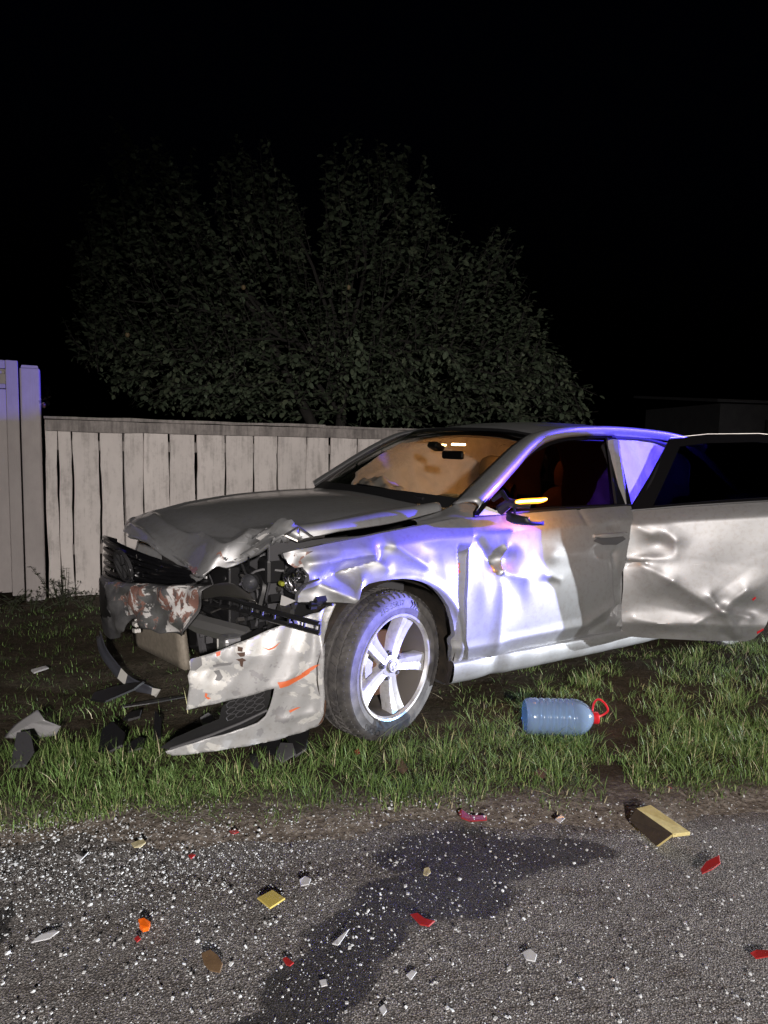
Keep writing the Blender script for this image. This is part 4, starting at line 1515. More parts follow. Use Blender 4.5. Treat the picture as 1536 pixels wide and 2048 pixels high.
# broken clip stack under the bumper
for k in range(4):
    c = onX(273, 1222 + k * 13, .80)
    MB().box(c, (.03, .055 - .008 * (k % 2), .018), Matrix.Rotation(.3 * (k - 1.5) * .3, 3, 'X')).build('bumper_clip', M['white_plastic'], bsk, False)

# condenser with fins
def condenser():
    TL, BL, BR, TR = onX(276, 1246, .72), onX(278, 1287, .71), onX(382, 1338, .66), onX(372, 1255, .67)
    o_ = MB().grid(cgrid([[BL, (BL + BR) / 2, BR], [TL, (TL + TR) / 2, TR]], 6, 10)).build('radiator', M['condenser'], car)
    solid(o_, .03)
    for k in range(15):
        t = (k + .3) / 15
        a_ = BL + (TL - BL) * t; c_ = BR + (TR - BR) * t
        MB().tube([a_ + np.array([.004, 0, 0]), (a_ + c_) / 2 + np.array([.008, 0, -.004]), c_ + np.array([.004, 0, 0])], .0032, 4, False).build('fin', M['condenser'], o_)
M['condenser'] = simple_noise('dusty_condenser', (.20, .175, .14), (.30, .265, .215), 40, .7, .4, .004)
condenser()

# engine bay: fan shroud, block, beam, rails, hoses
def ebox(name, c, size, m=None, rot=None):
    o_ = MB().box(c, size, rot).build(name, m or M['black'], car, False)
    bv_ = o_.modifiers.new('bevel', 'BEVEL'); bv_.width = min(size) * .18; bv_.segments = 2
    return o_
ebox('fan_shroud', (.54, -.08, .50), (.06, 1.02, .50))
ebox('engine_block', (.12, -.05, .56), (.55, .75, .50), M['grey_plastic'])
ebox('engine_cover', (.10, -.05, .84), (.50, .62, .06))
ebox('battery', (.18, .50, .68), (.26, .20, .22))
ebox('fuse_box', (-.10, .56, .78), (.20, .18, .14))
ebox('firewall', (-.42, 0, .65), (.04, 1.40, .66))
ebox('underbody', (-1.6, 0, .235), (2.6, 1.46, .06))
ebox('chassis_leg', (.30, .55, .42), (.70, .09, .12), M['paint'])
ebox('chassis_leg', (.30, -.55, .42), (.70, .09, .12), M['paint'])
ebox('gearbox', (.10, .30, .38), (.40, .35, .28), M['alloy_dark'])
ebox('inner_wing', (.10, .60, .70), (.72, .02, .36), M['grey_plastic'])
b = MB()
bm = [onX(405, 1190, .66), onX(470, 1200, .62), onX(540, 1222, .56), onX(640, 1248, .46)]
for k, dz in enumerate((0, -.035)):
    b.tube([p + np.array([0, 0, dz]) for p in bm], .010, 6)
for t in np.linspace(0, 1, 11):
    i = min(2, int(t * 3)); f = t * 3 - i
    p = bm[i] * (1 - f) + bm[i + 1] * f
    b.tube([p, p + np.array([.004, 0, -.035])], .006, 5)
b.build('bumper_carrier', M['black'], car)
b = MB().tube([(.70, -.60, .50), (.70, -.1, .49), (.64, .30, .47), (.52, .56, .46)], .045, 8)
b.build('crash_beam', M['alloy_dark'], car)
# bent slam panel plate
P = [[onX(402, 1178, .68), onX(405, 1200, .66)], [onX(430, 1168, .66), onX(440, 1192, .645)], [onX(462, 1166, .64), onX(480, 1196, .62)], [onX(490, 1182, .61), onX(505, 1202, .60)], [onX(512, 1204, .59), onX(514, 1210, .59)]]
solid(MB().grid(cgrid(P, 16, 5)).build('slam_panel', M['steel'], car), .006)
rr = np.random.default_rng(5)
def hose(pts, r, m):
    MB().tube(catmull(pts, 14), r, 7).build('hose', m, car)
hose([onX(470, 1130, .50), onX(500, 1140, .48), onX(528, 1165, .46), onX(520, 1210, .48)], .018, M['black'])
hose([onX(400, 1210, .60), onX(440, 1235, .56), onX(470, 1280, .58), onX(520, 1265, .52)], .020, M['black'])
hose([onX(560, 1230, .44), onX(520, 1270, .50), onX(470, 1300, .55), onX(420, 1290, .56)], .014, M['black'])
hose([onX(395, 1215, .60), onX(400, 1260, .58), onX(410, 1320, .58)], .022, M['grey_plastic'])
hose([onX(540, 1090, .40), onX(570, 1100, .36), onX(600, 1095, .30), onX(640, 1085, .2)], .012, M['grey_plastic'])
hose([onX(436, 1236, .57), onX(437, 1270, .57), onX(438, 1318, .57)], .0085, M['white_plastic'])
hose([onX(455, 1240, .56), onX(452, 1280, .56), onX(460, 1320, .55)], .010, M['black'])
for k in range(95):
    px, py = rr.uniform(400, 640), rr.uniform(1150, 1300)
    if py > 1300 - (px - 400) * .42 + 10: continue
    X0 = .62 - (px - 400) / 240 * .22 + rr.uniform(-.06, -.01)
    c = onX(px, py, X0)
    m = [M['black'], M['black'], M['grey_plastic'], M['steel']][int(rr.integers(0, 4))]
    if rr.random() < .5:
        MB().box(c, tuple(rr.uniform(.012, .055, 3)), Matrix.Rotation(rr.uniform(-1, 1), 3, 'X')).build('bracket', m, car, False)
    else:
        d_ = rr.normal(0, .05, 3)
        MB().tube(catmull([c - d_, c + rr.normal(0, .02, 3), c + d_], 8), float(rr.uniform(.003, .008)), 5).build('wire', m, car)
for (px, py, X0, w_) in [(538, 1243, .50, .030), (546, 1232, .50, .022), (530, 1258, .51, .016), (590, 1245, .46, .022), (470, 1215, .56, .02), (410, 1155, .62, .018), (403, 1150, .63, .014)]:
    c = onX(px, py, X0)
    MB().box(c, (.014, w_, w_ * .6), Matrix.Rotation(px * .1, 3, 'X')).build('connector', M['chrome'], car, False)

# headlamp remains: bare reflector bowl, projector, yellow cap
def bowl(c, R, depth, aim, m, name, parent):
    b = MB()
    b.lathe([(R * 1.06, .006), (R, .0), (R * .92, -depth * .35), (R * .70, -depth * .7), (R * .4, -depth * .93), (.001, -depth)], 26, 'Y')
    o_ = b.build(name, m, parent)
    o_.matrix_local = Matrix.Translation(Vector(c)) @ aim
    return o_
hl = onX(588, 1164, .475)
hl = onY(591, 1160, .80)
aim = Matrix.Rotation(math.radians(-48), 4, 'Z') @ Matrix.Rotation(math.radians(-6), 4, 'X')
lamp = bowl(hl, .056, .06, aim, M['chrome'], 'headlamp_reflector', car)
for k in range(6):
    MB().box((-.04 + k * .016, -.018 - .010 * (1 - abs(k - 2.5) / 2.5), -.004 * k), (.003, .012, .075 - .012 * abs(k - 2.5)), Matrix.Rotation(.35, 3, 'Y')).build('reflector_rib', M['chrome'], lamp, False)
b = MB().lathe([(.012, -.05), (.013, -.01), (.009, .004), (.001, .008)], 12, 'Y')
b.build('bulb', M['lens'], lamp)
b = MB()
for k in range(10):
    a_ = k * .5
    p = np.array(hl) + np.array([.01 * math.sin(k * 3), .02 + .006 * math.cos(k), .045 - .006 * k])
    b.box(p + np.array([-.03 + .002 * k, .012, 0]), (.012, .008, .010), Matrix.Rotation(a_, 3, 'Y'))
b.build('lens_fragments', M['lens'], lamp, False)
pj = onX(500, 1165, .57)
pr_ = bowl(pj, .036, .05, aim, M['grey_plastic'], 'projector_lamp', car)
MB().lathe([(.034, .0), (.03, .014), (.018, .024), (.001, .028)], 20, 'Y').build('lens', M['lens'], pr_)
c = onX(563, 1167, .49)
MB().lathe([(.001, .014), (.009, .012), (.011, .0), (.009, -.014), (.001, -.014)], 14, 'Y', c).build('fluid_cap', M['yellowgreen'], car)
c = onX(576, 1203, .50)
MB().grid([[onX(563, 1190, .50), onX(560, 1210, .50)], [onX(592, 1202, .47), onX(570, 1212, .48)]]).build('bracket_plate', M['white_plastic'], car)
ebox('lamp_housing', onX(545, 1140, .42), (.10, .10, .12), M['black'])
ebox('washer_tank', (.30, .62, .52), (.22, .16, .26), M['black'])

# ---------------- torn bumper corner hanging in front of the wheel
def yb(x, z):
    x = np.asarray(x, float); z = np.asarray(z, float)
    y = .862 - .30 * (x - .27) - .18 * np.clip(x - .45, 0, 1) ** 2
    y = y + .020 * np.sin(np.clip((z - .1) / .45, 0, 1) * math.pi) - .10 * np.clip(z - .45, 0, 1)
    # lower lip pushed out, wheel side flange
    y = y + .35 * np.clip(.17 - z, 0, .12) * 0
    return y
def BX(px, py):
    return SX(px, py, yb, .8)
def bc_dent(x, z):
    d = 0 * x
    d += ridge(x, z, BX(545, 1376), BX(600, 1340), .05, .012) + gau(x, z, BX(440, 1350), .05, .03, -.012) + gau(x, z, BX(500, 1310), .06, .04, .010)
    d += gau(x, z, BX(610, 1280), .05, .08, .008) + ridge(x, z, BX(560, 1440), BX(640, 1420), .03, .010) + ridge(x, z, BX(395, 1345), BX(440, 1330), .02, -.008)
    xr = BX(648, 1330)[0]
    d += .016 * np.exp(-((x - xr - .012) / .018) ** 2)
    d += .003 * np.sin(x * 60 + z * 30)
    return d
def bc_surf(x, z):
    return np.stack([x, yb(x, z) + bc_dent(x, z), z], 1)
c_out = [BX(*p) for p in [(378, 1322), (381, 1340), (376, 1352), (379, 1372), (375, 1395), (372, 1420), (405, 1413), (440, 1405), (480, 1396), (520, 1385), (546, 1375), (544, 1392), (539, 1412), (530, 1432), (515, 1445), (490, 1456), (450, 1468), (400, 1482), (360, 1494), (330, 1503), (345, 1512), (400, 1506), (450, 1499), (500, 1491), (560, 1478), (600, 1466), (630, 1453), (648, 1436), (650, 1415), (647, 1385), (645, 1350), (646, 1310), (650, 1275), (657, 1242), (672, 1208), (650, 1216), (610, 1232), (560, 1251), (500, 1276), (440, 1300), (400, 1314)]]
bcor = sheet('bumper_corner', c_out, .009, bc_surf, M['chipped'], car, flange=None)
solid(bcor, .005, 1)
lip = [BX(*p) for p in [(672, 1208), (657, 1242), (650, 1275), (646, 1310), (645, 1350), (647, 1385), (650, 1415), (648, 1436), (630, 1453)]]
lv = np.array([(x, float(yb(x, z)), z) for x, z in lip])
lv2 = lv + np.array([-.012, -.055, 0.0])
MB().grid(np.stack([catmull(lv, 20), catmull(lv2, 20)], 1)).build('arch_flange', M['paint'], bcor)
def bmark(pts, m, lift=.0045, sp=.006):
    def fn(x, z):
        v = bc_surf(x, z); v[:, 1] += lift
        return v
    return sheet('paint_scrape', [BX(*p) for p in pts], sp, fn, m, bcor)
bmark([(552, 1363), (566, 1360), (590, 1352), (618, 1338), (617, 1345), (598, 1358), (575, 1370), (556, 1374)], M['orange'])
bmark([(600, 1345), (625, 1330), (636, 1326), (624, 1338), (604, 1350)], M['orange'])
bmark([(524, 1294), (535, 1297), (545, 1293), (560, 1283), (548, 1295), (536, 1300)], M['orange'])
bmark([(430, 1304), (440, 1301), (439, 1310), (432, 1312)], M['orange'])
bmark([(410, 1385), (415, 1388), (413, 1393), (421, 1396), (416, 1399), (409, 1393)], M['orange'])
bmark([(576, 1420), (590, 1414), (600, 1413), (585, 1420), (578, 1424)], M['orange'])
for pts in ([(474, 1292), (484, 1294), (482, 1302), (474, 1301)], [(472, 1305), (488, 1302), (486, 1311), (478, 1312)], [(470, 1318), (482, 1314), (490, 1319), (480, 1323)], [(477, 1322), (484, 1321), (484, 1333), (479, 1331)]):
    bmark(pts, M['brownmark'])
bmark([(632, 1448), (641, 1440), (648, 1420), (649, 1400), (645, 1395), (641, 1415), (640, 1430)], M['rust'])
# bare plastic patches where the paint has flaked off
for pts in ([(380, 1318), (402, 1312), (404, 1330), (392, 1342), (381, 1341)], [(428, 1343), (440, 1341), (447, 1355), (441, 1362), (430, 1362), (436, 1352)], [(425, 1330), (465, 1324), (460, 1330), (428, 1336)]):
    bmark(pts, M['primer'] if 'primer' in M else M['steel'])
# black intake insert with honeycomb
def off_b(o_):
    return lambda x, z: np.stack([x, yb(x, z) + o_, z], 1)
ins = [BX(*p) for p in [(546, 1378), (500, 1391), (460, 1402), (446, 1416), (440, 1440), (400, 1456), (350, 1478), (322, 1498), (340, 1502), (400, 1484), (460, 1467), (510, 1448), (532, 1430), (541, 1408)]]
insert = sheet('intake_insert', ins, .015, off_b(-.012), M['black'], bcor)
hb_ = MB()
for r_ in range(3):
    for c_ in range(4):
        x0, y0 = 452 + c_ * 19, 1436 - r_ * 13 - c_ * 6.5
        pts = [(x0, y0), (x0 + 8, y0 - 7), (x0 + 18, y0 - 9), (x0 + 20, y0 - 4), (x0 + 12, y0 + 3), (x0 + 3, y0 + 5)]
        q3 = [off_b(.0)(np.array([BX(*p)[0]]), np.array([BX(*p)[1]]))[0] for p in pts]
        hb_.tube(q3 + [q3[0]], .0022, 4, False)
hb_.build('honeycomb', M['grey_plastic'], insert)
b = MB().tube([off_b(.002)(np.array([BX(*p)[0]]), np.array([BX(*p)[1]]))[0] for p in [(340, 1497), (420, 1470), (480, 1446), (534, 1420)]], .006, 6)
b.build('insert_bar', M['grey_plastic'], insert)

# ---------------- wheels
def make_tyre_mesh():
    b = MB()
    prof = [(.226, .080), (.234, .094), (.243, .1015), (.253, .1058), (.262, .1085), (.266, .1105), (.270, .1088), (.298, .1065), (.303, .1075), (.307, .105), (.318, .097), (.3255, .086), (.3285, .072), (.329, .058), (.3225, .056), (.3225, .047), (.3295, .045), (.330, .012), (.3235, .010), (.3235, .002)]
    prof = prof + [(r, -h) for r, h in reversed(prof)]
    b.lathe(prof, 84, 'Y')
    n = 60
    for k in range(n):
        a = 2 * math.pi * k / n
        for (y0, y1, r0, sk) in ((.060, .092, .3315, .10), (.014, .044, .3325, -.08), (-.044, -.014, .3325, .08), (-.092, -.060, .3315, -.10)):
            V = []
            for yy, s_ in ((y0, 0), (y1, sk * .5)):
                for da in (-.032, .032):
                    for rr_ in (r0 - .012, r0 + (.003 if abs(yy) < .08 else -.006)):
                        an = a + da + s_
                        V.append((rr_ * math.cos(an), yy, rr_ * math.sin(an)))
            b.add(V, [(0, 1, 3, 2), (4, 6, 7, 5), (0, 4, 5, 1), (2, 3, 7, 6), (1, 5, 7, 3), (0, 2, 6, 4)])
    # shoulder lugs running onto the sidewall
    for k in range(n):
        a = 2 * math.pi * (k + .5) / n
        V = []
        for rr_, yy in ((.331, .080), (.323, .0935), (.311, .1035)):
            for da in (-.022, .022):
                V.append((rr_ * math.cos(a + da), yy + .0035, rr_ * math.sin(a + da)))
        b.add(V, [(0, 1, 3, 2), (2, 3, 5, 4)])
    o_ = b.build('tyre', M['rubber'], None, True, 30)
    return o_
def ring_text(body, size, r0, phi0, y):
    V, F = textmesh(body, size)
    out = []
    for x, yy, _ in V:
        ph = phi0 + x / r0
        r = r0 + yy
        out.append((-r * math.sin(ph), y, r * math.cos(ph)))
    return out, F
def make_rim_mesh():
    b = MB()
    b.lathe([(.234, .092), (.2385, .101), (.236, .106), (.228, .103), (.220, .090)], 72, 'Y')
    b.cur = 1
    b.lathe([(.220, .090), (.213, .060), (.206, .0), (.210, -.085), (.224, -.10)], 72, 'Y')
    b.cur = 0
    R0, R1 = .030, .223
    for k in range(5):
        ph = math.radians(170 + 72 * k)
        rad = np.array([-math.sin(ph), 0, math.cos(ph)]); tan = np.array([math.cos(ph), 0, math.sin(ph)])
        secs = []
        for t in np.linspace(0, 1, 9):
            r = R0 + (R1 - R0) * t
            w = .024 + .018 * t + .010 * max(0, t - .8) * 5 * .6
            yf = .072 + .016 * t - .010 * math.sin(t * math.pi)
            y = lambda d: yf - d
            # cross-section: side wall, shoulder, face with a shallow central groove
            sec = [(-w * 1.02, .055), (-w, .010), (-w * .86, .0), (-w * .30, .002), (0, .0055), (w * .30, .002), (w * .86, .0), (w, .010), (w * 1.02, .055)]
            secs.append([rad * r + tan * s_ + np.array([0, yf - d, 0]) for s_, d in sec])
        b.grid(secs)
    b.lathe([(.052, .02), (.056, .060), (.052, .070), (.036, .074), (.033, .070), (.001, .070)], 30, 'Y')
    return b.build('wheel', [M['alloy'], M['dark_rim']], None, True, 28)
tyre0 = make_tyre_mesh(); rim0 = make_rim_mesh()
def drop(o_):
    me = o_.data
    bpy.data.objects.remove(o_)
    return me
tyre_me, rim_me = drop(tyre0), drop(rim0)
def lug_mesh():
    b = MB().lathe([(.0135, .052), (.0135, .066), (.010, .066), (.009, .060)], 14, 'Y')
    b.lathe([(.0085, .05), (.0085, .072), (.007, .075), (.001, .075)], 6, 'Y')
    return drop(b.build('lug_nut', M['grey_plastic'], None, True, 30))
lug_me = lug_mesh()
def wheel(x, y, z, steer, camber, front, roll=0.0):
    w = link('wheel', rim_me, None, car)
    flip = math.pi if y < 0 else 0
    w.matrix_local = Matrix.Translation((x, y, z)) @ Matrix.Rotation(steer + flip, 4, 'Z') @ Matrix.Rotation(camber, 4, 'X') @ Matrix.Rotation(roll, 4, 'Y')
    link('tyre', tyre_me, None, w)
    for k in range(5):
        ph = math.radians(170 + 36 + 72 * k)
        o_ = link('lug_nut', lug_me, None, w)
        o_.location = (-.056 * math.sin(ph), .004, .056 * math.cos(ph))
    if front:
        cap = MB().lathe([(.032, .070), (.032, .078), (.028, .081), (.001, .082)], 26, 'Y').build('centre_cap', M['alloy_dark'], w)
        e = emblem(cap, 'emblem', Matrix.Translation((0, .083, 0)) @ Matrix.Rotation(math.radians(-20), 4, 'Y') @ Matrix.Scale(-1, 4, (1, 0, 0)), .026, M['alloy'], .002, .0045)
        if y > 0:
            for body, ph in (('215/55R17', -9), ('CROSS', 214)):
                MB().add(*ring_text(body, .036, .277, math.radians(ph), .1102)).build('lettering', M['rubberdark'], w, False)
            # raised chevron beside the size
            cb = MB()
            for k in range(3):
                p1 = math.radians(17 + 4 * k)
                pts = [(-(.268 + .016 * j) * math.sin(p1 + .05 * (1 - abs(j - 1))), .1094, (.268 + .016 * j) * math.cos(p1 + .05 * (1 - abs(j - 1)))) for j in range(3)]
                cb.tube(pts, .0025, 4)
            cb.build('sidewall_mark', M['rubberdark'], w)
    return w
STEER = math.radians(15)
wheel(-.005, .785, .328, STEER, 0, True)
wheel(-.005, -.785, .328, STEER, 0, True)
wheel(-2.803, .785, .328, 0, 0, False, .4)
wheel(-2.803, -.785, .328, 0, 0, False, 1.0)
for (x, y, st) in ((-.005, .785, STEER), (-2.803, .785, 0)):
    b = MB().lathe([(.05, .03), (.06, .025), (.145, .012), (.148, .008), (.148, -.012), (.06, -.012)], 40, 'Y')
    o_ = b.build('brake_disc', M['rust'], car)
    o_.matrix_local = Matrix.Translation((x, y, .328)) @ Matrix.Rotation(st, 4, 'Z')
    b = MB()
    P = [[(r * math.cos(a), yy, r * math.sin(a)) for r, yy in ((.085, .030), (.10, .045), (.145, .045), (.165, .025), (.165, -.03))] for a in np.linspace(-.45, .45, 9)]
    b.grid(P)
    o_ = b.build('brake_caliper', M['steel'], car)
    o_.matrix_local = Matrix.Translation((x, y, .328)) @ Matrix.Rotation(st, 4, 'Z') @ Matrix.Rotation(-.1, 4, 'Y')
    MB().tube([(x, y - .05, .328), (x - .02, y - .35, .33)], .03, 8).build('drive_shaft', M['rust'], car)

# ---------------- interior seen through the glass
dx = np.linspace(-.50, -.98, 8)
P = [[(x - .06 * (1 - (y / .68) ** 2) * 0, y, .975 + .018 * math.sin((x + .5) / -.48 * math.pi) + .05 * math.exp(-((y - .34) / .20) ** 2 - ((x + .80) / .12) ** 2) - .14 * max(0, (-.86 - x) / .12)) for y in np.linspace(-.69, .69, 24)] for x in dx]
MB().grid(P).build('dashboard', M['dash'], car)
ebox('dash_front', (-.95, 0, .72), (.05, 1.36, .30), M['dash'])
b = MB()
st = []
for k in range(33):
    a = 2 * math.pi * k / 32
    st.append((-1.08 + .06 * math.sin(a), .36 + .185 * math.cos(a), .93 + .175 * math.sin(a)))
b.tube(st, .015, 8, False)
b.tube([(-1.06, .20, .93), (-1.05, .36, .92), (-1.06, .52, .93)], .02, 7)
b.tube([(-1.05, .36, .92), (-.90, .36, .88)], .035, 8)
b.build('steering_wheel', M['black'], car)
def seat(y):
    b = MB()
    b.grid(cgrid([[(-1.15, y - .23, .40), (-1.15, y, .42), (-1.15, y + .23, .40)], [(-1.15, y - .25, .52), (-1.15, y, .55), (-1.15, y + .25, .52)], [(-1.55, y - .25, .50), (-1.55, y, .50), (-1.55, y + .25, .50)]], 8, 8))
    b.grid(cgrid([[(-1.50, y - .24, .45), (-1.50, y, .47), (-1.50, y + .24, .45)], [(-1.62, y - .26, .80), (-1.57, y, .82), (-1.62, y + .26, .80)], [(-1.72, y - .20, 1.02), (-1.69, y, 1.05), (-1.72, y + .20, 1.02)], [(-1.80, y - .18, .98), (-1.80, y, 1.0), (-1.80, y + .18, .98)], [(-1.70, y - .24, .45), (-1.70, y, .45), (-1.70, y + .24, .45)]], 16, 10))
    o_ = b.build('seat', M['seat'], car)
    h = MB()
    h.grid(cgrid([[(-1.70, y - .11, 1.07), (-1.68, y, 1.06), (-1.70, y + .11, 1.07)], [(-1.70, y - .12, 1.15), (-1.66, y, 1.16), (-1.70, y + .12, 1.15)], [(-1.73, y - .11, 1.22), (-1.71, y, 1.24), (-1.73, y + .11, 1.22)], [(-1.78, y - .11, 1.20), (-1.80, y, 1.21), (-1.78, y + .11, 1.20)], [(-1.76, y - .11, 1.07), (-1.78, y, 1.07), (-1.76, y + .11, 1.07)]], 14, 10))
    h.build('headrest', M['seat'], o_)
seat(.36); seat(-.36)
b = MB()
b.grid(cgrid([[(-2.25, -.62, .50), (-2.25, 0, .52), (-2.25, .62, .50)], [(-2.55, -.62, .50), (-2.55, 0, .50), (-2.55, .62, .50)], [(-2.75, -.60, .95), (-2.75, 0, .97), (-2.75, .60, .95)], [(-2.95, -.58, 1.02), (-2.95, 0, 1.02), (-2.95, .58, 1.02)]], 14, 12))
b.build('rear_seat', M['seat'], car)
# curtain airbags hanging from both roof rails
def airbag(side, x0, x1, seed, z0=.93):
    r = np.random.default_rng(seed)
    ph = r.uniform(0, 6.28, 8)
    P = []
    for x in np.linspace(x0, x1, 70):
        row = []
        top = np.interp(x, [-2.6, -2.3, -1.8, -1.4, -1.15, -.95, -.70], [1.31, 1.365, 1.385, 1.375, 1.345, 1.25, 1.10])
        bot = z0 + .02 * math.sin(x * 7 + ph[0])
        for t in np.linspace(0, 1, 30):
            z = top + (bot - top) * t
            y = .585 + .045 * t + .03 * math.sin(math.pi * t)
            f = .006 * math.sin(x * 26 + 5 * t + ph[1]) * math.sin(x * 9 + ph[2]) - .010 * abs(math.sin(x * 7 + 2.2 * t + ph[3])) ** .5 - .008 * abs(math.sin(x * 4.1 - 6.0 * t + ph[4])) ** .4 - .006 * abs(math.sin(x * 13 + 9 * t + ph[5])) ** .4
            row.append((x + .01 * math.sin(t * 14 + x * 5), side * (y - f), z))
        P.append(row)
    return solid(MB().grid(P).build('curtain_airbag', M['airbag'], car, True, None), .004)
airbag(-1, -.72, -2.55, 1); airbag(1, -1.30, -2.55, 2, .92)
# burst dash airbag lying on the passenger side
P = [[(-.62 - .30 * u, -.42 + .42 * (v - .5) * 2 * .55, 1.0 + .09 * math.sin(u * math.pi) * math.sin(v * math.pi) + .012 * math.sin(u * 17 + v * 9) + .010 * math.sin(v * 23)) for v in np.linspace(0, 1, 24)] for u in np.linspace(0, 1, 18)]
MB().grid(P).build('burst_airbag', M['airbag'], car, True, None)
P = [[(-.98 - .10 * v, .36 + .15 * math.cos(u), .95 + .13 * math.sin(u) * v) for u in np.linspace(0, 6.28, 20)] for v in np.linspace(.1, 1, 6)]
# rear view mirror and its camera housing
c = onX(906, 910, -.93)
o_ = MB().box(c, (.03, .155, .050), Matrix.Rotation(.25, 3, 'Z')).build('interior_mirror', M['black'], car, False)
bv_ = o_.modifiers.new('bevel', 'BEVEL'); bv_.width = .015; bv_.segments = 3
c2 = onX(872, 893, -.92)
o_ = MB().box(c2, (.08, .09, .04), Matrix.Rotation(-.4, 3, 'Y')).build('mirror_mount', M['black'], car, False)
bv_ = o_.modifiers.new('bevel', 'BEVEL'); bv_.width = .015; bv_.segments = 3
c3 = onX(917, 889, -1.24)
dl = MB().box((c3[0], c3[1], c3[2]), (.06, .07, .014)).build('dome_lamp', M['domelamp'], car, False)
c4 = onX(884, 890, -1.20)
MB().box(c4, (.04, .04, .012)).build('dome_lamp', M['domelamp'], car, False)
pl = bpy.data.lights.new('dome_light', 'POINT'); pl.energy = 9.5; pl.color = (1.0, .42, .12); pl.shadow_soft_size = .05
plo = bpy.data.objects.new('dome_light', pl); COL.objects.link(plo); plo.location = tuple(fromcar((-1.50, .05, 1.33)))

# ---------------- rear of the car (mostly behind the open door)
def rear_arch(r=.385, c=(-2.803, .345), a0=0.15, a1=math.pi - .15, n=20):
    return [(c[0] + r * math.cos(a), c[1] + r * math.sin(a)) for a in np.linspace(a0, a1, n)]
qp = [(-2.44, .27)] + rear_arch(a0=.2, a1=math.pi - .2) + [(-3.20, .30), (-3.62, .30), (-3.80, .45), (-3.84, .80), (-3.82, .98), (-3.4, 1.02), (-2.95, 1.03), (-2.70, 1.02), (-2.70, .78), (-2.56, .64), (-2.46, .50)]
def qsurf(side):
    def fn(x, z):
        y = yside(x, z) - .16 * np.clip((-3.3 - x) / .5, 0, 1.2) ** 2
        return np.stack([x, side * y, z], 1)
    return fn
sheet('quarter_panel', qp, .03, qsurf(1), M['paint'], car, flange=(0, -.03, 0))
sheet('quarter_panel', qp, .03, qsurf(-1), M['paint'], car, flange=(0, .03, 0))
for sd in (1, -1):
    A = [(-2.60, sd * .60, 1.38), (-2.85, sd * .585, 1.28), (-3.10, sd * .57, 1.14), (-3.32, sd * .56, 1.045)]
    B = [(-2.48, sd * .655, 1.33), (-2.66, sd * .70, 1.22), (-2.80, sd * .76, 1.10), (-2.92, sd * .80, 1.02)]
    strip('rear_pillar', A, B, 14, (0, sd * .015, .01), M['paint'])
    MB().grid(cgrid([[(-3.62, sd * .72, .86), (-3.78, sd * .66, .86), (-3.86, sd * .52, .86)], [(-3.62, sd * .735, .70), (-3.80, sd * .68, .70), (-3.88, sd * .54, .70)]], 6, 10)).build('tail_lamp', M['red_plastic'], car)
MB().grid(cgrid([[(-2.76, -.58, 1.375), (-2.76, 0, 1.405), (-2.76, .58, 1.375)], [(-3.05, -.57, 1.19), (-3.07, 0, 1.215), (-3.05, .57, 1.19)], [(-3.32, -.56, 1.045), (-3.36, 0, 1.06), (-3.32, .56, 1.045)]], 10, 12)).build('rear_window', M['tinted'], car)
MB().grid(cgrid([[(-3.32, -.74, 1.025), (-3.34, 0, 1.055), (-3.32, .74, 1.025)], [(-3.60, -.70, 1.01), (-3.64, 0, 1.04), (-3.60, .70, 1.01)], [(-3.82, -.64, .99), (-3.90, 0, 1.02), (-3.82, .64, .99)], [(-3.86, -.62, .80), (-3.93, 0, .82), (-3.86, .62, .80)], [(-3.83, -.60, .66), (-3.90, 0, .66), (-3.83, .60, .66)]], 20, 16)).build('trunk_lid', M['paint'], car)
MB().grid(cgrid([[(-3.40, -.84, .62), (-3.78, -.70, .64), (-3.94, 0, .65), (-3.78, .70, .64), (-3.40, .84, .62)], [(-3.40, -.86, .45), (-3.80, -.72, .45), (-3.97, 0, .46), (-3.80, .72, .45), (-3.40, .86, .45)], [(-3.40, -.82, .24), (-3.72, -.68, .23), (-3.88, 0, .23), (-3.72, .68, .23), (-3.40, .82, .24)]], 10, 24)).build('rear_bumper', M['paint'], car)
MB().grid([[(-1.0, y, .27), (-3.5, y, .27)] for y in np.linspace(-.72, .72, 3)]).build('floor_pan', M['dash'], car)

# ================================================================== THINGS LYING AROUND
def ptsfor(px):
    return [gnd(*p) for p in px]

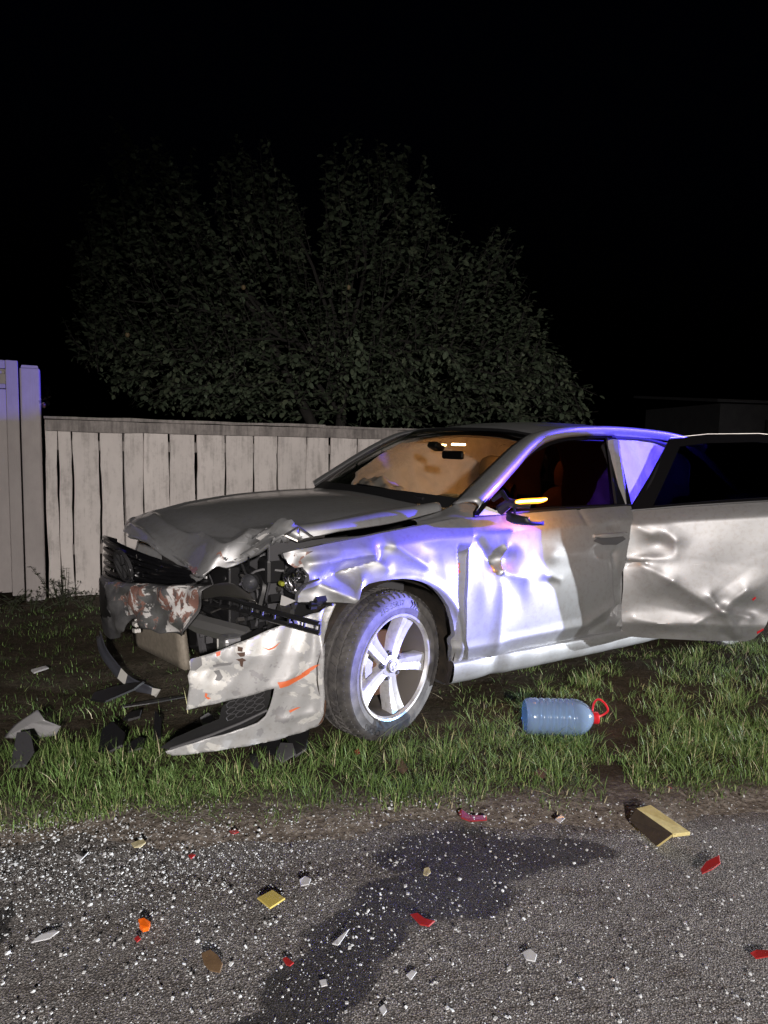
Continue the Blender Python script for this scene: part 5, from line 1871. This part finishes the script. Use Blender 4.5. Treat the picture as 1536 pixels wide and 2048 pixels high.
# water bottle
def bottle():
    a_ = gnd(1052, 1478); b_ = gnd(1196, 1482)
    ax = b_ - a_; ang = math.atan2(ax[1], ax[0])
    L_ = .330; R = .083
    o_ = empty('water_bottle', (a_[0], a_[1] + .05, 0.0), ang)
    tag(o_, 'large ribbed blue plastic water bottle with a red cap lying in the grass', 'bottle')
    prof = [(.001, .022), (.035, .020), (.055, .004), (.070, .0), (.080, .010), (.083, .03)]
    x = .045
    for k in range(6):
        prof += [(.083, x), (.083, x + .010), (.0785, x + .015), (.0785, x + .019), (.083, x + .024)]
        x += .029
    prof += [(.083, x), (.081, x + .02), (.072, x + .045), (.055, x + .068), (.036, x + .083), (.026, x + .089), (.024, x + .094), (.024, x + .104)]
    end = x + .104
    b = MB().lathe(prof, 40, 'X', (0, 0, 0))
    bd = b.build('body', M['pet'], o_, True, 60)
    bd.location = (0, 0, R + .004)
    w = MB()
    # a little water pooled along the underside
    rows = []
    for xx in np.linspace(.03, .225, 12):
        rows.append([(xx, .066 * math.sin(t), -.072 * math.cos(t) if abs(t) < 1.0 else -.072 * math.cos(t)) for t in np.linspace(-.55, .55, 9)])
    cap = MB().lathe([(.001, end + .012), (.024, end + .012), (.027, end + .008), (.027, end - .014), (.024, end - .014)], 24, 'X').build('cap', M['red_plastic'], o_)
    cap.location = (0, 0, R + .004)
    h = MB().tube(catmull([(end - .010, .02, .026), (end - .008, .01, .065), (end + .008, .0, .088), (end + .035, -.004, .072), (end + .052, -.006, .040), (end + .035, -.002, .018), (end + .010, 0, .004)], 28), .0048, 8)
    h = h.build('handle', M['red_plastic'], o_)
    h.location = (0, 0, R + .004)
def pet_mat():
    m = bpy.data.materials.new('blue_bottle_plastic')
    m.use_nodes = True
    nt = m.node_tree
    b = nt.nodes['Principled BSDF']
    b.inputs['Base Color'].default_value = (.38, .52, .74, 1)
    b.inputs['Roughness'].default_value = .14
    b.inputs['Coat Weight'].default_value = .6
    t = nt.nodes.new('ShaderNodeBsdfTransparent'); t.inputs[0].default_value = (.55, .74, .95, 1)
    mx = nt.nodes.new('ShaderNodeMixShader'); mx.inputs[0].default_value = .62
    out = nt.nodes['Material Output']
    nt.links.new(b.outputs[0], mx.inputs[1]); nt.links.new(t.outputs[0], mx.inputs[2]); nt.links.new(mx.outputs[0], out.inputs[0])
    return m
M['pet'] = pet_mat()
bottle()

# yellow foam corner piece standing on the road edge
def foam():
    H_ = .058
    b1, b2 = gnd(1256, 1640), gnd(1312, 1693)
    t1, t2 = gnd(1272, 1616, H_), gnd(1346, 1668, H_ * .9)
    t3, t4 = gnd(1301, 1609, H_), gnd(1381, 1664, H_ * .75)
    b4, b3 = gnd(1381, 1676, .003), gnd(1305, 1632, .003)
    e2 = gnd(1320, 1689, .012)
    g = (b1 + b2 + t3 + t4) / 4 * np.array([1, 1, 0])
    nrm = np.cross(b2 - b1, t1 - b1); nrm /= np.linalg.norm(nrm)
    if nrm[0] < 0: nrm = -nrm
    th = .013
    V = [b1, b2, t2, t1, b1 + nrm * th, b2 + nrm * th, t2 + nrm * th, t1 + nrm * th]
    F = [(0, 1, 2, 3), (4, 7, 6, 5), (0, 4, 5, 1), (1, 5, 6, 2), (0, 3, 7, 4)]
    I = [1, 0, 0, 0, 0]
    dn = np.array([0, 0, -.013])
    k0 = len(V)
    V += [t1, t2, t4, t3, t1 + dn, t2 + dn, t4 + dn, t3 + dn]
    F += [tuple(k0 + i for i in f) for f in [(0, 1, 2, 3), (4, 7, 6, 5), (1, 5, 6, 2), (2, 6, 7, 3), (0, 3, 7, 4)]]
    I += [0] * 5
    V = np.array(V)
    o_ = mesh('foam_piece', V - g, F, [M['foam'], M['foamface']], None, False, None, I)
    bv_ = o_.modifiers.new('bevel', 'BEVEL'); bv_.width = .0025; bv_.segments = 2
    o_.location = tuple(g)
    tag(o_, 'yellow foam corner piece with a brown face standing at the road edge', 'foam piece')
foam()

def chip(name, px, m, label, cat, th=.004, lift=.002, tilt=0.0, group=None, z=0.0, curl=0.0):
    """a flat broken piece whose outline lies on the ground"""
    P = np.array([gnd(*p) for p in px])
    c = P.mean(0)
    Q = P - c
    n = len(Q)
    V = []
    r = random.Random(int(px[0][0] * 7 + px[0][1]))
    for q in Q:
        zz = z + lift + tilt * (q[0] * .6 + q[1]) + curl * (q[0] ** 2 + q[1] ** 2) / .01 + r.uniform(0, .003)
        V.append((q[0], q[1], zz))
    mn = min(v[2] for v in V)
    V = [(v[0], v[1], v[2] - mn + z + lift) for v in V]
    T = [(v[0] * .94, v[1] * .94, v[2] + th) for v in V]
    F = [tuple(range(n, 2 * n)), tuple(reversed(range(n)))] + [(i, (i + 1) % n, n + (i + 1) % n, n + i) for i in range(n)]
    o_ = mesh(name, V + T, F, m, None, False)
    o_.location = (c[0], c[1], 0)
    tag(o_, label, cat, group)
    return o_

M['red_lens'] = mat('red_lens_plastic', (.34, .025, .025), .25, coat=.3)
M['yellow_chip'] = mat('yellow_translucent_plastic', (.50, .40, .10), .3, coat=.4)
M['orange_chip'] = mat('orange_reflector', (.95, .16, .01), .2, coat=.6)
M['clear_chip'] = mat('clear_lens_shard', (.55, .56, .58), .12, coat=.6)
M['leaf_dry'] = simple_noise('dry_leaf', (.10, .06, .03), (.16, .10, .05), 30, .8, .4, .004)
M['leaf_pale'] = simple_noise('pale_leaf', (.42, .36, .18), (.5, .45, .3), 30, .8, .4, .004)
chip('plastic_chip', [(514, 1800), (545, 1784), (571, 1802), (540, 1820)], M['yellow_chip'], 'square yellow plastic chip lying on the asphalt', 'plastic chip', .004, tilt=.03)
chip('reflector_chip', [(276, 1848), (288, 1844), (301, 1852), (298, 1864), (286, 1866), (279, 1860)], M['orange_chip'], 'bright orange reflector chip on the asphalt at lower left', 'reflector chip', .010)
red = [
 ([(916, 1626), (922, 1620), (938, 1633), (973, 1634), (974, 1644), (940, 1645), (922, 1638)], 'long curved red lens shard at the grass edge beside the dark patch'),
 ([(820, 1832), (834, 1830), (850, 1842), (870, 1846), (858, 1856), (840, 1852)], 'red and orange lens shard lying in the dark patch'),
 ([(1400, 1742), (1412, 1728), (1438, 1718), (1441, 1732), (1424, 1744), (1404, 1750)], 'red lens shard on plain asphalt right of the foam piece'),
 ([(1500, 1910), (1512, 1904), (1540, 1906), (1540, 1918), (1512, 1920)], 'red lens shard at the right picture edge'),
 ([(565, 1922), (572, 1918), (588, 1930), (580, 1936), (572, 1932)], 'small red splinter near the bottom centre of the asphalt'),
 ([(458, 1664), (472, 1661), (478, 1667), (466, 1671)], 'small orange red splinter in the gravel below the bumper'),
 ([(376, 1714), (384, 1709), (391, 1714), (382, 1720)], 'tiny red splinter beside the yellow leaf among glass crumbs'),
 ([(268, 1880), (276, 1874), (282, 1880), (274, 1887)], 'small red splinter just below the orange reflector chip'),
 ([(708, 1518), (716, 1514), (720, 1522), (712, 1526)], 'small red splinter in the grass in front of the wheel'),
 ([(1328, 1580), (1338, 1576), (1345, 1580), (1334, 1586)], 'small red splinter in the grass above the foam piece'),
]
for k, (p, lb) in enumerate(red):
    chip('lens_shard', p, M['red_lens'], lb, 'lens shard', .0025, tilt=.06, group='red lens shards', z=0.03 if k in (8,) else 0)
clear = [
 ([(62, 1888), (80, 1874), (108, 1864), (119, 1868), (100, 1880)], 'pointed white lens splinter at lower left'),
 ([(664, 1890), (676, 1880), (699, 1864), (684, 1884), (676, 1894)], 'pale splinter lying inside the dark patch'),
 ([(638, 1965), (652, 1962), (655, 1974), (643, 1976)], 'small square pale chip at the bottom edge of the dark patch'),
 ([(598, 1764), (610, 1756), (622, 1762), (618, 1772), (602, 1774)], 'round pale chip left of the dark patch top'),
 ([(1044, 1908), (1060, 1903), (1074, 1914), (1070, 1926), (1052, 1922)], 'pale angular chip at lower right of the road'),
 ([(812, 1954), (824, 1944), (834, 1948), (822, 1962)], 'pale chip at the bottom of the road below the red and orange shard'),
 ([(758, 2020), (768, 2012), (774, 2024), (766, 2034)], 'pale chip at the very bottom centre'),
 ([(150, 1710), (165, 1718), (178, 1708), (170, 1716), (160, 1724)], 'curved pale splinter among dense glass crumbs at left'),
 ([(1110, 1640), (1122, 1634), (1130, 1640), (1120, 1648)], 'bluish chip on the road between bottle and foam piece'),
]
for p, lb in clear:
    chip('pale_shard', p, M['clear_chip'], lb, 'shard', .0025, tilt=.06, group='pale lens shards')
chip('leaf', [(402, 1914), (420, 1908), (436, 1920), (446, 1936), (440, 1950), (420, 1944), (408, 1932)], M['leaf_dry'], 'brown curled dry leaf near the bottom of the road', 'leaf', .002, tilt=.2, curl=.02)
chip('leaf', [(262, 1690), (275, 1684), (286, 1680), (292, 1688), (282, 1696), (268, 1698)], M['leaf_pale'], 'small yellow leaf among glass crumbs at left', 'leaf', .002, curl=.02)
chip('leaf', [(848, 1740), (858, 1736), (862, 1746), (854, 1756), (846, 1752)], M['leaf_pale'], 'small pale green leaf on the dark patch', 'leaf', .002, curl=.02)
chip('leaf', [(790, 1532), (802, 1528), (816, 1548), (806, 1562), (794, 1552)], M['leaf_dry'], 'brown dry leaf in the grass below the front wheel', 'leaf', .002, z=.02, curl=.02)

# curved trim strip that fell from the bumper
def trim_strip():
    px = [(196, 1268, .20), (205, 1300, .15), (225, 1330, .10), (255, 1362, .05), (303, 1386, .012)]
    C_ = np.array([gnd(x, y, z) for x, y, z in px])
    g = C_[-1] * np.array([1, 1, 0])
    C_ = catmull(C_ - g, 20)
    P = []
    for i, c in enumerate(C_):
        t = np.gradient(C_, axis=0)[i]; t /= np.linalg.norm(t)
        up = np.array([.6, -.3, .7]); s_ = up - t * (up @ t); s_ /= np.linalg.norm(s_)
        w = .030 * (.5 + .5 * math.sin(min(1, (i + 2) / 8) * math.pi / 2))
        n = np.cross(t, s_)
        P.append([c - s_ * w, c - s_ * w * .4 - n * .010, c + s_ * w * .5 - n * .010, c + s_ * w])
    o_ = empty('bumper_trim', tuple(g))
    tag(o_, 'curved dark grey bumper trim strip with a pale broken tip leaning in the grass', 'trim strip')
    solid(MB().grid(P).build('strip', M['bluegrey'], o_), .006, 0)
    tip = np.array(P)[-1]
    MB().add([tip[0], tip[3], tip[3] + np.array([.05, -.02, .0]), tip[0] + np.array([.03, -.03, .004])], [(0, 1, 2, 3)]).build('broken_tip', M['white_plastic'], o_, False)
    k = np.array(P)[12]
    MB().add([k[0] + [0, -.004, .004], k[3] + [0, -.004, .004], np.array(P)[14][3] + [0, -.004, .004], np.array(P)[14][0] + [0, -.004, .004]], [(0, 1, 2, 3)]).build('pale_patch', M['white_plastic'], o_, False)
M['bluegrey'] = mat('blue_grey_plastic', (.055, .058, .072), .35, coat=.3)
trim_strip()

# clear headlamp cover lying at the left
def cover():
    px = [(6, 1478, 0), (30, 1450, .05), (76, 1420, .12), (90, 1440, .10), (122, 1452, .06), (112, 1470, .02), (60, 1478, .0)]
    P = np.array([gnd(x, y, z) for x, y, z in px]); g = P.mean(0) * [1, 1, 0]; P = P - g
    c = P.mean(0) + [0, -.02, .03]
    V = [c] + list(P)
    b = MB().add(V, [(0, i, i % 7 + 1) for i in range(1, 8)])
    o_ = b.build('lamp_cover', M['cover'], None, True, 60)
    o_.location = tuple(g)
    sub = o_.modifiers.new('sub', 'SUBSURF'); sub.levels = 2; sub.render_levels = 2; sub.subdivision_type = 'SIMPLE'
    solid(o_, .004)
    tag(o_, 'broken clear headlamp cover lying in the dark grass at left', 'lamp cover')
def cover_mat():
    m = glass('scuffed_lens', (.75, .75, .78), .18)
    nt = m.node_tree
    d_ = nt.nodes.new('ShaderNodeBsdfDiffuse'); d_.inputs[0].default_value = (.55, .55, .56, 1)
    mx = nt.nodes.new('ShaderNodeMixShader'); mx.inputs[0].default_value = .4
    out = [n for n in nt.nodes if n.type == 'OUTPUT_MATERIAL'][0]
    src = out.inputs[0].links[0].from_socket
    nt.links.new(src, mx.inputs[1]); nt.links.new(d_.outputs[0], mx.inputs[2]); nt.links.new(mx.outputs[0], out.inputs[0])
    return m
M['cover'] = cover_mat()
cover()

# broken black plastic around the bumper
def black_bit(px, label, th=.006, tilt=.15, m='black', z=.015):
    return chip('broken_plastic', px, M[m], label, 'plastic piece', th, tilt=tilt, group='broken plastic in the grass', z=z)
black_bit([(180, 1408), (186, 1398), (232, 1390), (290, 1388), (270, 1398), (210, 1414)], 'long black plastic splinter below the fallen trim strip', .008)
black_bit([(240, 1420), (300, 1410), (372, 1398), (372, 1402), (300, 1416), (242, 1424)], 'thin black plastic rod in the grass left of the torn bumper', .005, .0)
black_bit([(196, 1512), (204, 1488), (226, 1482), (252, 1500), (246, 1514), (216, 1518)], 'black plastic flap in the grass left of the bumper tip', .008, .45)
black_bit([(252, 1504), (280, 1496), (292, 1500), (286, 1512), (256, 1514)], 'small black plastic scrap beside the larger black flap', .006, .3)
black_bit([(306, 1490), (310, 1458), (324, 1470), (322, 1490)], 'upright black plastic fin at the bumper tip', .008, .5)
black_bit([(510, 1495), (546, 1499), (562, 1504), (548, 1520), (530, 1514)], 'black plastic wedge under the torn bumper lip', .007, .4)
black_bit([(572, 1500), (598, 1486), (620, 1496), (612, 1520), (590, 1524)], 'bent black plastic piece below the torn bumper near the tyre', .008, .5)
black_bit([(498, 1525), (512, 1522), (520, 1548), (506, 1545)], 'black plastic tab in the grass below the bumper lip', .006)
black_bit([(548, 1526), (560, 1508), (586, 1512), (592, 1526), (566, 1534)], 'grey scuffed plastic piece between black wedge and bent black piece', .006, .3, 'grey_plastic')
black_bit([(20, 1545), (34, 1500), (62, 1502), (70, 1530), (50, 1548)], 'dark grey plastic piece below the lamp cover', .010, .35, 'grey_plastic')
black_bit([(246, 1447), (262, 1438), (284, 1436), (280, 1446), (256, 1450)], 'small black plastic scrap in the dark grass', .01)
black_bit([(1068, 1560), (1078, 1552), (1094, 1556), (1088, 1566)], 'small dark clod on the soil below the bottle', .015, .1, 'brownmark')
chip('pale_shard', [(62, 1354), (92, 1345), (98, 1349), (68, 1359)], M['clear_chip'], 'pale plastic strip in the dark grass at far left', 'shard', .008, z=.03, group='pale lens shards')
chip('pale_shard', [(400, 1455), (416, 1444), (428, 1452), (424, 1466), (406, 1466)], M['clear_chip'], 'clear lens fragment in the grass under the intake insert', 'shard', .015, z=.03, group='pale lens shards')

# crumbled safety glass strewn over the road
def crumbs():
    V = []; F = []
    r = np.random.default_rng(21)
    blot_spots = [(gnd(930, 1705), .3), (gnd(800, 1840), .2)]
    cube = [(0, 3, 2, 1), (4, 5, 6, 7), (0, 1, 5, 4), (1, 2, 6, 5), (2, 3, 7, 6), (3, 0, 4, 7)]
    base = np.array([(-1, -1, -1), (1, -1, -1), (1, 1, -1), (-1, 1, -1), (-1, -1, 1), (1, -1, 1), (1, 1, 1), (-1, 1, 1)], float)
    n = 0
    while n < 7500:
        px, py = r.uniform(-60, 1600), r.uniform(1590, 2080)
        w = .16 + .95 * math.exp(-((px - 120) / 330) ** 2 - ((py - 1720) / 90) ** 2) + .55 * math.exp(-((px - 450) / 330) ** 2 - ((py - 1690) / 60) ** 2) + .25 * math.exp(-((px - 1000) / 300) ** 2 - ((py - 1650) / 50) ** 2) + .15 * math.exp(-((px - 500) / 500) ** 2 - ((py - 1900) / 150) ** 2)
        w *= ((py - 900) / 900) ** -2.2 * .9 if py > 1800 else 1
        if r.random() > w: continue
        g = gnd(px, py)
        if g[1] > road_edge(g[0]) + .22 * r.random(): continue
        n += 1
        s = r.uniform(.0006, .0017) if r.random() < .86 else r.uniform(.0017, .0036)
        sz = np.array([s * r.uniform(.7, 1.3), s * r.uniform(.7, 1.3), s * r.uniform(.3, .6)])
        q = base * sz * r.uniform(.7, 1.15, (8, 3))
        a = r.uniform(0, 6.28)
        tl = r.uniform(-.5, .5)
        c_, s_ = math.cos(a), math.sin(a)
        q = np.stack([q[:, 0] * c_ - q[:, 1] * s_, q[:, 0] * s_ + q[:, 1] * c_, q[:, 2] + tl * q[:, 0]], 1)
        q += [g[0], g[1], sz[2] * .9 + (.009 if g[1] > road_edge(g[0]) - .17 else 0)]
        b = len(V)
        V.extend(q); F.extend([tuple(b + i for i in f) for f in cube])
    o_ = mesh('glass_crumbs', V, F, M['crumb'], None, False)
    tag(o_, 'white crumbs of shattered safety glass strewn over the asphalt', 'glass crumbs', kind='stuff')
crumbs()
# the larger glass lumps one can pick out
lump0 = None
r = np.random.default_rng(33)
for k, (px, py) in enumerate([(108, 1678), (116, 1682), (102, 1672), (190, 1675), (210, 1684), (385, 1703), (388, 1656), (516, 1674), (518, 1662), (460, 1786), (275, 1742), (85, 1755), (130, 1745), (222, 1710), (180, 1812), (66, 1985), (35, 2035), (480, 1995), (540, 1850), (195, 1883), (15, 1909), (660, 1605), (746, 1600), (1200, 1640), (1026, 1620), (1050, 1632), (1012, 1638), (1016, 1720), (1148, 1728), (1420, 1695), (1500, 1950), (1496, 2010), (905, 1930), (395, 1885), (1280, 1995), (1160, 1960)]):
    g = gnd(px, py)
    if lump0 is None:
        b = MB()
        V = []
        for i in range(12):
            th = i * 2.4; zz = 1 - 2 * (i + .5) / 12; rr_ = math.sqrt(1 - zz * zz)
            V.append((.0095 * rr_ * math.cos(th) * r.uniform(.8, 1.2), .0095 * rr_ * math.sin(th) * r.uniform(.8, 1.2), .0055 * zz))
        bmx = bmesh.new()
        for v in V: bmx.verts.new(v)
        bmesh.ops.convex_hull(bmx, input=bmx.verts)
        lump_me = bpy.data.meshes.new('glass_lump'); bmx.to_mesh(lump_me); bmx.free()
        lump_me.materials.append(M['crumb']); lump0 = True
    o_ = bpy.data.objects.new('glass_lump', lump_me); COL.objects.link(o_)
    s = float(r.uniform(.45, .85))
    o_.location = (g[0], g[1], .0052 * s); o_.rotation_euler = (r.uniform(-.2, .2), r.uniform(-.2, .2), r.uniform(0, 6.28)); o_.scale = (s, s * r.uniform(.7, 1.1), s)
    tag(o_, 'larger white lump of shattered safety glass on the road', 'glass lump', 'larger glass lumps')

# ------------------------------------------------------------------ grass
def grass():
    r = np.random.default_rng(9)
    soil_path = [gnd(1235, 1640)[:2], gnd(1225, 1540)[:2], gnd(1250, 1450)[:2], gnd(1230, 1380)[:2], gnd(1290, 1330)[:2]]
    foot = []
    def dpath(x, y):
        d = np.full(x.shape, 9.0)
        for a, b in zip(soil_path[:-1], soil_path[1:]):
            dd, _ = dseg(x, y, a, b)
            d = np.minimum(d, dd)
        return d
    roots = []
    # tufts in the lit strip
    def tufts(n, x0, x1, e0, e1, per, spread, h0, h1, tone0, power=1.0):
        for _ in range(n):
            cx = r.uniform(x0, x1); e = e0 + (e1 - e0) * r.random() ** power
            cy = road_edge(cx) + e
            k = int(per * r.uniform(.5, 1.5))
            pts = np.stack([cx + r.normal(0, spread, k), cy + r.normal(0, spread, k)], 1)
            hh = r.uniform(h0, h1)
            tn = tone0 + r.normal(0, .08)
            for p in pts:
                out = (p - (cx, cy))
                roots.append((p[0], p[1], hh * r.uniform(.45, 1.1), out[0] / spread, out[1] / spread, tn + r.normal(0, .13)))
    tufts(1150, -2.3, 2.9, .02, .62, 26, .030, .03, .125, .38, 1.0)
    tufts(800, -2.3, 2.9, .02, .65, 15, .045, .02, .055, .45)
    tufts(90, -2.3, 2.9, .08, .9, 4, .02, .12, .20, .72)
    tufts(640, .35, 3.4, .10, 1.9, 26, .032, .05, .125, .48)
    tufts(600, .35, 3.4, .05, 1.9, 16, .05, .02, .06, .5)
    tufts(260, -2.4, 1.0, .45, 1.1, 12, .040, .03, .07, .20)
    tufts(900, -3.6, 0.2, .75, 3.0, 13, .055, .025, .075, .07)  # low tone colours the wreck's shade into the left-back grass
    tufts(170, .2, 5.0, 1.0, 3.2, 20, .05, .05, .12, .35)
    tufts(420, -2.2, 2.8, -.09, .16, 12, .03, .02, .065, .50)
    tufts(150, -2.4, -.6, -.08, .12, 16, .035, .03, .08, .42)
    R = np.array(roots)
    d = dpath(R[:, 0], R[:, 1])
    e = R[:, 1] - road_edge(R[:, 0])
    nz = .05 * np.sin(R[:, 0] * 21 + R[:, 1] * 9) + .04 * np.sin(R[:, 1] * 33 - R[:, 0] * 14)
    keep = (d + nz) > (.04 + .16 * r.random(len(R)) ** 1.5)
    # crushed and bare under the car and under the tyre
    w = np.stack([R[:, 0] - CX, R[:, 1] - CY], 1)
    cxr = w @ _d[:2]; cyr = w @ _l[:2]
    under = (np.abs(cyr) < .74) & (cxr < .78) & (cxr > -3.8)
    keep &= ~under | (r.random(len(R)) < .25)
    keep &= e > -.10 + .06 * r.random(len(R)) + .05 * np.sin(R[:, 0] * 5.3) + .03 * np.sin(R[:, 0] * 13.7 + 1)
    patch = np.sin(R[:, 0] * 5.1 + R[:, 1] * 2.3) * np.sin(R[:, 1] * 7.7 - R[:, 0] * 3.1 + 1) + .5 * np.sin(R[:, 0] * 17 + R[:, 1] * 13)
    keep &= (patch > -1.05) | (r.random(len(R)) < .25)
    bt = (np.abs(R[:, 0] - .83) < .20) & (np.abs(R[:, 1] - 3.05) < .08)
    R[bt, 2] *= .45
    R = R[keep]
    n = len(R)
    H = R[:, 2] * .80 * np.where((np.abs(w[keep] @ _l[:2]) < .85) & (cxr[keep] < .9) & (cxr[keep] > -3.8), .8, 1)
    az = np.arctan2(R[:, 4], R[:, 3]) + r.normal(0, .7, n)
    lean = H * r.uniform(.15, 1.15, n) * np.where(r.random(n) < .25, 1.5, 1.0)
    W_ = r.uniform(.0009, .0019, n)
    sx, sy = -np.sin(az), np.cos(az)
    V = np.zeros((n, 7, 3))
    for j, t in enumerate((0, .38, .72)):
        bend = lean * t ** 1.8
        wd = W_ * (1 - .45 * t)
        zz = H * (t - .22 * t * t * lean / (H + 1e-6))
        for sgn, idx in ((-1, 2 * j), (1, 2 * j + 1)):
            V[:, idx, 0] = R[:, 0] + np.cos(az) * bend + sgn * sx * wd
            V[:, idx, 1] = R[:, 1] + np.sin(az) * bend + sgn * sy * wd
            V[:, idx, 2] = zz - .004
    V[:, 6, 0] = R[:, 0] + np.cos(az) * lean
    V[:, 6, 1] = R[:, 1] + np.sin(az) * lean
    V[:, 6, 2] = H * (1 - .22 * lean / (H + 1e-6)) - .004
    me = bpy.data.meshes.new('grass')
    base = (np.arange(n) * 7)[:, None]
    q = np.concatenate([base + [0, 1, 3, 2], base + [2, 3, 5, 4]], 1).reshape(-1, 4)
    t3 = (base + [4, 5, 6])
    loops = np.concatenate([q.ravel(), t3.ravel()])
    starts = np.concatenate([np.arange(len(q)) * 4, len(q) * 4 + np.arange(n) * 3])
    me.vertices.add(n * 7); me.vertices.foreach_set('co', V.ravel())
    me.loops.add(len(loops)); me.loops.foreach_set('vertex_index', loops.astype(np.int32))
    me.polygons.add(len(starts)); me.polygons.foreach_set('loop_start', starts.astype(np.int32))
    me.update(calc_edges=True)
    me.polygons.foreach_set('use_smooth', [True] * len(starts))
    a = me.attributes.new('tone', 'FLOAT', 'POINT')
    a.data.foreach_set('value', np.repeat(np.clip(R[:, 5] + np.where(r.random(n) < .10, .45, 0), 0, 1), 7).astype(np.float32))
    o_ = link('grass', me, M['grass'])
    tag(o_, 'rough green grass of the verge', 'grass', kind='stuff')
    print('blades', n)
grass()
